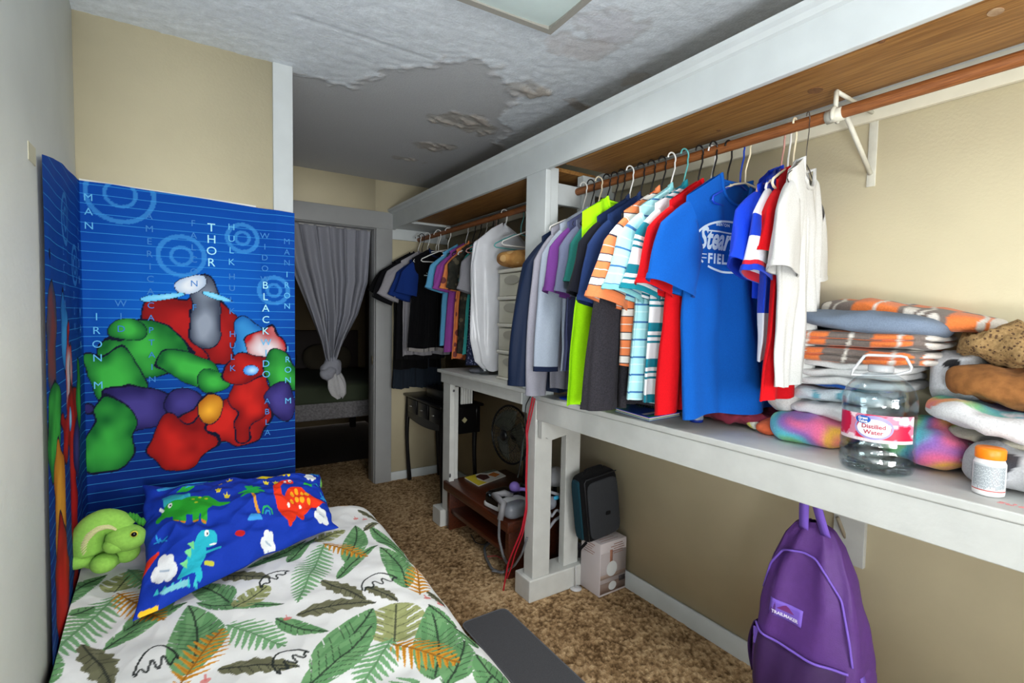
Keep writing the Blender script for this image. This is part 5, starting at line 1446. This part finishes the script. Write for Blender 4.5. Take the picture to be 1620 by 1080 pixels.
tag(MB().tube([(1.62, 1.845, -.008), (1.618, 1.848, .11)], .003, 8).lathe([(.03, 0), (.03, .004), (.004, .006)], (1.62, 1.845, -.006), 20).build('door_stop', mat('white_metal', (190, 190, 192), .3)), 'thin white metal rod with a foot beside the carton', 'rod')

# ------------------------------------------------------------------ backpack hanging under the counter
def backpack():
    t = thing('backpack', 'purple backpack hanging by its loop under the counter', 'backpack', (1.52, .69, .2))
    pf = mat('purple_nylon', (92, 52, 128), .62, noise=.08, nscale=60, bump=.2, bscale=300); pd = mat('dark_purple_nylon', (62, 32, 86), .65, noise=.1, nscale=60); pl = mat('lilac_webbing', (124, 92, 200), .6); 
    n, rw = 72, 56; th = np.linspace(0, 2*PI, n, endpoint=False)
    G = np.zeros((rw, n, 3))
    Zs = [.775, .76, .72, .64, .54, .42, .34, .27, .21, .18, .175]
    HW = [.020, .052, .078, .108, .130, .148, .152, .152, .146, .120, .02]
    DP = [.012, .030, .045, .062, .078, .095, .105, .108, .100, .075, .02]
    for i in range(rw):
        f = i/(rw-1); k = f*(len(Zs)-1); z = np.interp(k, range(len(Zs)), Zs); hw = np.interp(k, range(len(Zs)), HW); dp = np.interp(k, range(len(Zs)), DP)
        c, s = np.cos(th), np.sin(th); e = 2/3.0
        y = .695+.018*(z-.5)+hw*np.sign(s)*np.abs(s)**e; x = 1.535-dp*np.sign(c)*np.abs(c)**e
        fold = .006*np.sin(s*9+z*8)*np.clip((c+.2)*2, 0, 1)+.006*noise2(s*4+z*5, np.full(n, z*16), 3)
        G[i, :, 0] = x-fold; G[i, :, 1] = y+.004*noise2(c*5, np.full(n, z*12), 5); G[i, :, 2] = z
    def surf(y, z, off=.002):
        k = np.interp(z, Zs[::-1], list(range(len(Zs)))[::-1]); hw = np.interp(k, range(len(Zs)), HW); dp = np.interp(k, range(len(Zs)), DP)
        s = np.clip((y-.695-.018*(z-.5))/hw, -1, 1); s = np.sign(s)*np.abs(s)**1.5; c = math.sqrt(max(0, 1-s*s))
        return np.array([1.535-dp*abs(c)**(2/3.0)-.006*math.sin(s*9+z*8)-off, y, z])
    MB().grid(G, closeu=True).build('main_compartment', pf, t)
    # front pocket: bulging lower panel
    Q = np.array([[surf(.695+a*.128*np.interp(b, [.18, .3, .43], [.9, 1.0, .98]), b, .004+.020*max(0, 1-abs(a)**4)*math.sin(min(1, max(0, (b-.18)/.25))*PI)**.5) for a in np.linspace(-1, 1, 30)] for b in np.linspace(.19, .425, 22)])
    MB().grid(Q, flip=True).build('front_pocket', pd, t, solid=.002)
    MB().tube(smooth([surf(.695+a*.132, .425-.0*a, .012+.008*(1-a*a)) for a in np.linspace(-1, 1, 20)], 50, 2), .0038, 6).build('pocket_zip', pl, t)
    MB().tube(smooth([surf(.825, .53, .005), surf(.80, .62, .005), surf(.765, .675, .008), surf(.735, .69, .010), surf(.70, .695, .010), surf(.67, .69, .010), surf(.645, .67, .007), surf(.60, .60, .005), surf(.572, .50, .005), surf(.560, .44, .005)], 90, 2), .0035, 6).build('main_zip', pl, t)
    a = surf(.815, .42, .014)
    MB().poly([a+np.array([0, .008, 0]), a+np.array([0, -.008, 0]), a+np.array([0, -.010, -.05]), a+np.array([0, .006, -.05])], (-.004, 0, 0)).build('zip_pull', pl, t, smooth=False, fixn=True)
    # label
    Lq = np.array([[surf(y, z, .004) for y in np.linspace(.777, .685, 10)] for z in np.linspace(.535, .50-.012, 5)])
    for j in range(10): Lq[:, j, 2] += 0
    MB().grid(Lq, flip=False).build('brand_patch', pl, t, solid=.0015)
    V, F = text_verts('TRAILMAKER', .0125, offset=.0004, spacing=1.0)
    V = V-(V.max(0)+V.min(0))/2
    P3 = [surf(.731-v[0], .500+v[1], .0062) for v in V]
    MB().add(P3, F).build('lettering', mat('patch_white', (226, 220, 240), .6), t, smooth=False)
    MB().add([surf(.731-q[0], .513+q[1], .0058) for q in ((-.024, 0), (-.008, .012), (0, .016), (.008, .012), (.024, 0))], [(0, 1, 2, 3, 4)]).build('mountain_emblem', mat('patch_plum', (110, 40, 110), .6), t, smooth=False)
    # webbing loops over the counter apron
    for (y0, y1) in ((.715, .695), (.655, .672)):
        zt_ = .885
        pts = smooth([(1.50, y0, .755), (1.475, (y0+y1)/2, .82), (1.455, y1, zt_)], 14, 2)
        G2 = np.array([[p+np.array([0, d, 0]) for d in (-.013, .013)] for p in pts])
        MB().grid(G2).build('webbing_loop', pl, t, solid=.003)
    for sy, b0 in ((.845, .30), (.548, .36)):
        G2 = np.array([[(1.50+d, sy+(.016 if sy > .7 else -.016)*math.sin(f*PI), .36-.16*f+.05) for d in (-.012, .012)] for f in np.linspace(0, 1, 10)])
        MB().grid(G2).build('side_strap', pl if sy < .7 else pd, t, solid=.003)
    for sy in (.835, .555):
        MB().ell((1.54, sy, .32), (.06, .018, .10), 20, e=2.6, noise=.006, seed=2, freq=20).build('side_pocket', pf, t)
backpack()
tag(MB().tube([(1.455, .685, .905), (1.455, .685, .885), (1.44, .685, .872), (1.43, .685, .885)], .004, 8).build('hook', met), 'metal hook under the counter holding the purple backpack', 'hook')

# ------------------------------------------------------------------ linens on the counter
def soft(name, label, cat, c, r, material=None, e=4.5, n=40, noise=.008, seed=1, freq=14, rot=None, paint=None, group=None, layers=0, zmin=.9905, mname=None):
    """a folded or rolled textile: superellipsoid with wrinkles, optional fold seams"""
    mb = MB(); mb.ell((0, 0, 0), r, n, e=e)
    V = mb.v[0]
    L0 = V.copy()
    if layers > 1:
        q = (V[:, 2]/r[2]*.5+.5)*layers; gr = np.abs(q-np.round(q))
        rim = np.clip(np.hypot(np.clip(np.abs(V[:, 0])-r[0]*.86, 0, None)/(r[0]*.14), np.clip(np.abs(V[:, 1])-r[1]*.86, 0, None)/(r[1]*.14)), 0, 1)
        inner = (q > .4) & (q < layers-.4)
        shr = 1-.10*np.exp(-(gr/.12)**2)*inner*rim
        V[:, 0] *= shr; V[:, 1] *= shr
    nn = noise3(V*freq+seed*5.1, seed); n2 = noise3(V*freq*2.7+seed, seed+9)
    V[:, 2] += noise*(nn+.4*n2)*1.3
    V[:, 0] += noise*.8*noise3(V*freq*.8+9, seed+3)
    V = V @ (rot.T if rot is not None else np.eye(3))+np.array(c)
    V[:, 2] = np.maximum(V[:, 2], zmin); V[:, 0] = np.minimum(V[:, 0], XW-.004)
    mb.v[0] = V
    col = None
    if paint is not None:
        col = paint(L0, V)
        material = mat(mname or 'painted_textile', None, .95, attr=True, noise=.15, nscale=240, bump=.5, bscale=260, spec=.15, sheen=.2)
    o = mb.build(name, material, col=col)
    tag(o, label, cat, group)
    return o
def rainbow(L0, V):
    pal = linA([(236, 120, 110), (240, 176, 70), (232, 110, 150), (150, 110, 190), (90, 190, 206), (120, 200, 130), (240, 150, 90), (226, 100, 140)])
    q = noise3(V*9+3, 4)*2.2+noise3(V*20, 6)*.8+V[:, 1]*9
    q = (q-q.min())/(q.max()-q.min())*(len(pal)-1.001); i = q.astype(int); f = (q-i)[:, None]; f = f*f*(3-2*f)
    c = pal[i]*(1-f)+pal[i+1]*f
    st = noise3(V*32+11, 17) > .72
    c[st] = linA((232, 226, 236))
    return c
def orange_check(L0, V):
    y = V[:, 1]+.25*V[:, 2]; x = V[:, 0]
    o = linA((232, 126, 66)); g = linA((122, 110, 104)); w = linA((222, 216, 208))
    k = (np.floor(y/.115)+np.floor((x+.03)/.16)) % 2 == 0
    c = np.where(k[:, None], o, g)
    fy = (y/.115) % 1; fx = ((x+.03)/.16) % 1
    line = np.abs(fy-.5-.10*np.sin(fx*6.28)) < .045; c[line] = w
    for (a, b, s) in ((.26, .35, 1), (.74, .62, -1)):
        d = ((fy-a)/.13+s*(fx-b)*.9)**2+((fx-b)/.20)**2 < 1
        c[d & ~k] = w
    edge = (V[:, 1] < V[:, 1].min()+.014); c[edge] = w
    return c
def pale(rgb, accents, thr=.45, fr=14, sd=3):
    def f(L0, V):
        c = np.tile(linA(rgb), (len(V), 1))
        for i, a in enumerate(accents):
            c[noise3(V*fr+i*11.3, sd+i) > thr] = linA(a)
        return c
    return f
def linepaint(rgb, ln, fr=10, w=.06, sd=3):
    def f(L0, V):
        c = np.tile(linA(rgb), (len(V), 1)); c[np.abs(noise3(V*fr, sd)) < w] = linA(ln); return c
    return f
soft('plush_blanket', 'rainbow tie-dye plush blanket at the bottom of the linen pile, left of the water jug', 'blanket', (1.66, .76, 1.035), (.155, .11, .048), paint=rainbow, noise=.010, seed=2, e=3, mname='rainbow_plush')
soft('plush_blanket', 'rainbow tie-dye plush blanket bulging between the water jug and the pill bottle', 'blanket', (1.68, .475, 1.045), (.165, .105, .056), paint=rainbow, noise=.010, seed=4, e=2.8, mname='rainbow_plush')
soft('folded_sheet', 'white folded sheet over the left rainbow blanket', 'sheet', (1.69, .70, 1.098), (.135, .13, .022), cloth('white_sheet', (222, 222, 224)), seed=5, e=3.5)
soft('baby_blanket', 'pale baby blanket with thin blue outlines in the linen pile', 'blanket', (1.69, .70, 1.142), (.13, .135, .026), paint=linepaint((206, 220, 228), (110, 170, 190)), seed=6, e=3.2)
soft('baby_blanket', 'cream and rose crumpled blanket at the left end of the linen pile', 'blanket', (1.64, .845, 1.13), (.09, .05, .065), paint=pale((198, 184, 174), [(190, 100, 104), (180, 150, 150), (206, 200, 196)], .35), seed=7, e=2.4, noise=.014)
soft('folded_towel', 'thin multicoloured folded cloth below the white towels', 'towel', (1.70, .69, 1.178), (.12, .13, .014), paint=pale((60, 110, 120), [(210, 200, 90), (30, 80, 160), (190, 70, 90)], .35), seed=8, e=4)
for i, (z, dy, lab) in enumerate(((1.186, 0, 'lowest'), (1.211, .008, 'middle'), (1.235, -.004, 'topmost'))):
    soft('folded_towel', lab+' white folded towel of the three under the orange towels', 'towel', (1.70, .675+dy, z), (.135, .155, .0145), cloth('white_towel', (214, 214, 214)), seed=9+i, e=4, group='white towels in the linen pile', noise=.005)
soft('folded_towel', 'orange and grey leaf towel directly on the white towels', 'towel', (1.70, .655, 1.268), (.145, .185, .0235), paint=orange_check, seed=12, e=4.5, layers=2, noise=.005, freq=8, mname='orange_terry', n=90)
soft('folded_towel', 'orange and grey leaf towel under the blue-grey towel', 'towel', (1.70, .655, 1.314), (.145, .188, .0245), paint=orange_check, seed=13, e=4.5, layers=2, noise=.005, freq=8, mname='orange_terry', n=90)
soft('folded_towel', 'blue-grey towel draped near the top of the linen pile', 'towel', (1.672, .65, 1.360), (.135, .195, .034), cloth('blue_grey_towel', (118, 132, 152), noise=.15), seed=14, e=2.8, noise=.010, freq=9, rot=rotm('X', 5))
soft('folded_towel', 'orange and grey leaf towel on the very top at the wall', 'towel', (1.752, .585, 1.385), (.105, .215, .032), paint=orange_check, seed=15, e=3.2, noise=.008, freq=9, mname='orange_terry', rot=rotm('X', 7), n=90)
soft('folded_cloth', 'purple folded cloth peeping out at the wall on top of the pile', 'cloth', (1.81, .79, 1.365), (.045, .06, .018), cloth('violet', (104, 84, 150)), seed=16, e=3)
# right-hand group
soft('folded_blanket', 'white blanket with a rainbow border under the brown plush blanket', 'blanket', (1.66, .31, 1.135), (.17, .17, .034), paint=lambda L0, V: np.where(((V[:, 2] > 1.150) & (V[:, 0] > 1.53))[:, None], rainbow(L0, V), np.tile(linA((222, 222, 224)), (len(V), 1))), seed=17, e=3, noise=.010, mname='rainbow_plush', rot=rotm('X', 6))
soft('sherpa_blanket', 'brown plush blanket under the spotted scarf at the right of the pile', 'blanket', (1.67, .29, 1.215), (.135, .16, .042), cloth('brown_plush', (150, 100, 56), noise=.3, nscale=60), seed=18, e=3, noise=.012)
soft('spotted_scarf', 'brown leopard-spotted crumpled fabric on top of the brown plush', 'fabric', (1.70, .29, 1.300), (.12, .155, .048), splat('leopard', (160, 130, 86), (128, 100, 62), (84, 60, 38), 150), seed=19, e=2.4, noise=.022, freq=20, n=60)
soft('baby_blanket', 'white and grey printed blanket behind the jug handle', 'blanket', (1.73, .44, 1.22), (.10, .06, .075), paint=pale((206, 208, 214), [(120, 116, 120), (150, 170, 190), (40, 40, 44)], .5, 12), seed=20, e=3, noise=.010)
soft('folded_clothes', 'grey and black printed clothes behind the orange-capped bottle', 'clothes', (1.62, .27, 1.04), (.15, .12, .05), paint=pale((176, 178, 182), [(60, 60, 66), (206, 204, 190), (90, 100, 118)], .3, 9), seed=21, e=3, noise=.014)
soft('folded_clothes', 'olive and yellow printed clothes under the white rainbow-edged blanket', 'clothes', (1.68, .30, 1.090), (.14, .14, .016), paint=pale((180, 176, 160), [(150, 170, 60), (80, 80, 76)], .3, 14), seed=22, e=3)
soft('folded_towel', 'white towel with a blue stripe at the wall right of the orange towel', 'towel', (1.79, .365, 1.335), (.06, .06, .02), paint=lambda L0, V: np.where((np.abs(V[:, 1]-.36) < .012)[:, None], linA((120, 140, 160)), np.tile(linA((214, 216, 220)), (len(V), 1))), seed=23, e=3)
# crumpled clothes under the hanging shirts
soft('crumpled_clothes', 'maroon crumpled clothing on the counter under the royal blue tee', 'clothes', (1.66, 1.03, 1.022), (.10, .16, .034), cloth('maroon', (132, 48, 66), noise=.3, nscale=30), seed=24, e=2.6, noise=.016, freq=20)
soft('crumpled_clothes', 'white and yellow crumpled clothing beside the maroon one', 'clothes', (1.62, .935, 1.014), (.055, .035, .024), paint=pale((206, 206, 190), [(200, 196, 90), (170, 170, 160)], .35, 24), seed=25, e=2.4, noise=.01)
soft('crumpled_clothes', 'orange crumpled clothing between the maroon clothes and the rainbow blanket', 'clothes', (1.60, .885, 1.016), (.055, .032, .025), cloth('coral', (230, 110, 70), noise=.25, nscale=40), seed=26, e=2.4, noise=.01)

# ------------------------------------------------------------------ jug, bottles, notebook
def jug():
    c = (1.452, .528, .9905)
    t = thing('water_jug', 'large clear water jug with a red label standing at the counter edge', 'jug', c)
    cp = clear_mat('clear_jug_plastic', (240, 244, 246), .10, bump=.3)
    wtr = clear_mat('water', (240, 246, 247), .02, ior=1.2)
    prof = [(.060, 0), (.074, .004), (.0785, .016), (.0785, .036), (.0765, .042), (.0785, .048), (.0785, .058), (.0765, .063), (.0785, .068), (.0785, .076), (.077, .079), (.077, .150), (.0785, .153), (.0785, .172), (.077, .186), (.070, .207), (.056, .226), (.036, .240), (.024, .245), (.0235, .262)]
    MB().lathe(prof, c, 48).build('jug_body', cp, t)
    MB().lathe([(max(0, r-.0025), z+.002) for r, z in prof[:17]], c, 40).build('water', wtr, t)
    f = MB()
    for i in range(10):
        a = i*2*PI/10; f.tube([(c[0]+.03*math.cos(a), c[1]+.03*math.sin(a), c[2]+.006), (c[0]+.070*math.cos(a+.1), c[1]+.070*math.sin(a+.1), c[2]+.010)], [.003, .006], 6)
    f.build('base_flutes', cp, t)
    MB().lathe([(.026, .247), (.027, .249), (.027, .262), (.024, .264), (0, .264)], c, 28).build('cap', mat('clear_cap', (214, 218, 222), .25, trans=.5), t)
    # handle strap
    d = np.array([-.35, .93])
    hp_ = [(c[0]-.056, c[1]+.085, c[2]+.243), (c[0]-.045, c[1]+.075, c[2]+.247)]
    e1 = np.array([.55, -.83, 0]); 
    Lp = [(-.062, .236), (-.058, .249), (-.036, .285), (-.028, .288), (.04, .288), (.05, .286), (.062, .262), (.060, .252), (.03, .240), (-.03, .236)]
    MB().tube([np.array(c)+e1*a+np.array([0, 0, b_]) for a, b_ in Lp], .0035, 8, closed=True).build('carry_handle', mat('clear_handle', (222, 226, 230), .2, trans=.4), t)
    # label
    R = .0779
    ca = math.atan2(-c[1], -c[0])-.10   # facing the room
    def lp(a, z, off=0): return (c[0]+(R+off)*math.cos(ca+a/R), c[1]+(R+off)*math.sin(ca+a/R), c[2]+z)
    n = 70; m_ = 40
    G = np.array([[lp(a, z) for a in np.linspace(-.092, .092, n)] for z in np.linspace(.082, .148, m_)])
    Aa, Zz = np.meshgrid(np.linspace(-.092, .092, n), np.linspace(.082, .148, m_))
    col = np.zeros(Aa.shape+(3,)); q = noise2(Aa*45, Zz*45, 3)+.5*noise2(Aa*90, Zz*90, 5)
    col[:] = linA((206, 120, 146)); col[q > .05] = linA((196, 28, 66)); col[q < -.35] = linA((232, 206, 214)); col[np.abs(Zz-.086) < .004] = linA((222, 200, 206))
    MB().grid(G).build('label', mat('jug_label', None, .35, attr=True), t, col=col.reshape(-1, 3))
    def decal(nm, V, F, a0, z0, m2, off): MB().add([lp(a0+v[0], z0+v[1], off) for v in V], F).build(nm, m2, t, smooth=False)
    th = np.linspace(0, 2*PI, 36, endpoint=False)
    def disc(nm, a0, z0, ra, rz, m2, off):
        V = [(0, 0)]+[(k*ra*math.cos(x), k*rz*math.sin(x)) for k in (.5, 1) for x in th]
        F = [(0, 1+i, 1+(i+1) % 36) for i in range(36)]+[(1+i, 37+i, 37+(i+1) % 36, 1+(i+1) % 36) for i in range(36)]
        decal(nm, V, F, a0, z0, m2, off)
    sg = -1
    disc('label_ring', .0, .117, .040, .029, mat('label_lilac', (150, 140, 190), .4), .0004)
    disc('label_oval', .0, .115, .034, .022, mat('label_white', (226, 228, 232), .4), .0008)
    disc('label_badge', -.022, .135, .016, .0095, mat('label_blue', (24, 84, 170), .4), .0012)
    for s_, size, a0, z0, m2 in (('Distilled', .0145, 0, .115, mat('label_red_text', (170, 50, 70), .5)), ('Water', .0145, 0, .101, mat('label_red_text', (170, 50, 70), .5)), ('Great', .0085, -.022, .1355, mat('label_white', (226, 228, 232), .4)), ('Value', .0085, -.022, .128, mat('label_white', (226, 228, 232), .4)), ('1 GAL (3.78 L)', .006, -.03, .0845, mat('label_white', (226, 228, 232), .4))):
        V, F = text_verts(s_, size, offset=.0003); V = V-np.array([(V[:, 0].max()+V[:, 0].min())/2, 0])
        decal('lettering', V, F, a0, z0, m2, .0016)
jug()
def pill():
    c = np.array([1.458, .318, .9905])
    t = thing('pill_bottle', 'white pill bottle with an orange cap and grey printed label', 'bottle', tuple(c))
    MB().lathe([(.022, 0), (.0265, .003), (.027, .010), (.027, .070), (.024, .078), (.021, .082)], c, 32).build('bottle_body', mat('pill_white', (226, 226, 226), .35), t)
    MB().lathe([(.0245, .080), (.0255, .082), (.0255, .100), (.023, .104), (0, .104)], c, 36).build('cap', mat('orange_cap', (244, 130, 10), .4), t)
    ca = math.atan2(-c[1], -c[0])
    R = .0272
    def arc(nm, a0, a1, z0, z1, m2, off=0, n=24):
        G = np.array([[(c[0]+(R+off)*math.cos(ca+a), c[1]+(R+off)*math.sin(ca+a), c[2]+z) for a in np.linspace(a0, a1, n)] for z in (z0, z1)])
        MB().grid(G).build(nm, m2, t)
    arc('label', -1.3, 1.3, .014, .070, mat('label_pale_grey', (196, 202, 206), .5))
    arc('red_stripe', -1.3, 1.3, .0125, .0145, mat('stripe_red', (186, 60, 50), .5), .0003)
    tx = MB(); rg = random.Random(5)
    for i in range(26):
        a = -1.1+i*.085
        z = .066
        while z > .022:
            L_ = rg.uniform(.003, .010); tx.add([(c[0]+(R+.0004)*math.cos(ca+a+d), c[1]+(R+.0004)*math.sin(ca+a+d), c[2]+zz) for d, zz in ((0, z), (.035, z), (.035, z-L_), (0, z-L_))], [(0, 1, 2, 3)]); z -= L_+.0018
    o = tx.build('fine_print', mat('print_grey', (120, 130, 138), .5), t, smooth=False); o['kind'] = 'stuff'
pill()
def smallb():
    c = np.array([1.535, 1.118, .9905])
    t = thing('small_bottle', 'small dark blue and grey labelled bottle under the royal blue tee', 'bottle', tuple(c))
    MB().lathe([(.022, 0), (.024, .003), (.024, .008), (.023, .060), (.022, .066)], c, 28).build('bottle_body', mat('dark_blue_glass', (20, 44, 130), .25), t)
    MB().lathe([(.0243, .011), (.0245, .012), (.0238, .052), (.0236, .053)], c, 28, closeends=False).build('label_band', mat('grey_label', (136, 144, 152), .5, noise=.3, nscale=200), t)
smallb()
def notebook():
    q = [hit(973, 650, 2, .992), hit(1035, 636, 2, .992), hit(1076, 657, 2, .992), hit(1018, 667, 2, .992)]
    q = [np.array([max(p[0], 1.385), p[1], .9906]) for p in q]
    cen = sum(q)/4
    t = thing('notebook', 'blue notebook with coloured page edges lying on the counter edge', 'notebook', tuple(cen))
    lay = [((20, 90, 150), 0, .002), ((214, 206, 210), .002, .004), ((40, 140, 70), .004, .006), ((224, 200, 196), .006, .012)]
    for i, (c_, a, b_) in enumerate(lay):
        s = 1-.01*i; MB().poly([cen+(p-cen)*s+np.array([0, 0, a]) for p in q], (0, 0, b_-a)).build('pages', mat('nb'+str(i), c_, .6), t, smooth=False, fixn=True)
    MB().poly([cen+(p-cen)*1.01+np.array([0, 0, .012]) for p in q], (0, 0, .002)).build('cover', mat('nb_cover', (16, 62, 190), .35), t, smooth=False, fixn=True)
    def pq(u, v): return (q[0]*(1-u)+q[3]*u)*(1-v)+(q[1]*(1-u)+q[2]*u)*v+np.array([0, 0, .0142])
    for nm, c_, us in (('white_tab', (220, 214, 222), [(.72, .08), (.80, .08), (.80, .75), (.72, .75)]), ('orange_tab', (214, 120, 50), [(.86, .4), (.96, .4), (.96, .8), (.86, .8)]), ('green_tab', (50, 150, 90), [(.88, .05), (.98, .05), (.98, .38), (.88, .38)])):
        MB().poly([pq(*a) for a in us], (0, 0, .0006)).build(nm, mat('tab_'+nm, c_, .6), t, smooth=False, fixn=True)
notebook()
tag(MB().ell((1.50, 1.66, .994), (.10, .10, .0045), 20, e=8).build('folder', mat('blue_folder', (20, 60, 170), .4)), 'flat blue folder under the neon and teal shirts', 'folder')
bk_ = thing('storage_basket', 'black perforated basket under the teal striped polo', 'basket', (1.60, 1.35, .9905))
b = MB()
for i in range(13):
    for (ax0, ay0, ax1, ay1) in ((1.53, 1.27, 1.53, 1.43), (1.53, 1.27, 1.70, 1.27)):
        f = i/12; x = ax0+(ax1-ax0)*f; y = ay0+(ay1-ay0)*f; b.tube([(x, y, .992), (x, y, 1.045)], .0022, 5)
o = b.build('bars', plast['black'], bk_); o['kind'] = 'stuff'
for i, z in enumerate((.995, 1.012, 1.029, 1.046)):
    MB().tube([(1.53, 1.27, z), (1.53, 1.43, z), (1.70, 1.43, z), (1.70, 1.27, z)], .003, 5, closed=True).build('rim', plast['black'], bk_)
tag(MB().ell((1.60, 1.50, .998), (.10, .05, .008), 20, e=6).build('paperback', mat('blue_paperback', (40, 90, 150), .4, noise=.5, nscale=40)), 'blue patterned booklet on the counter between the charcoal top and the aqua polo', 'booklet')
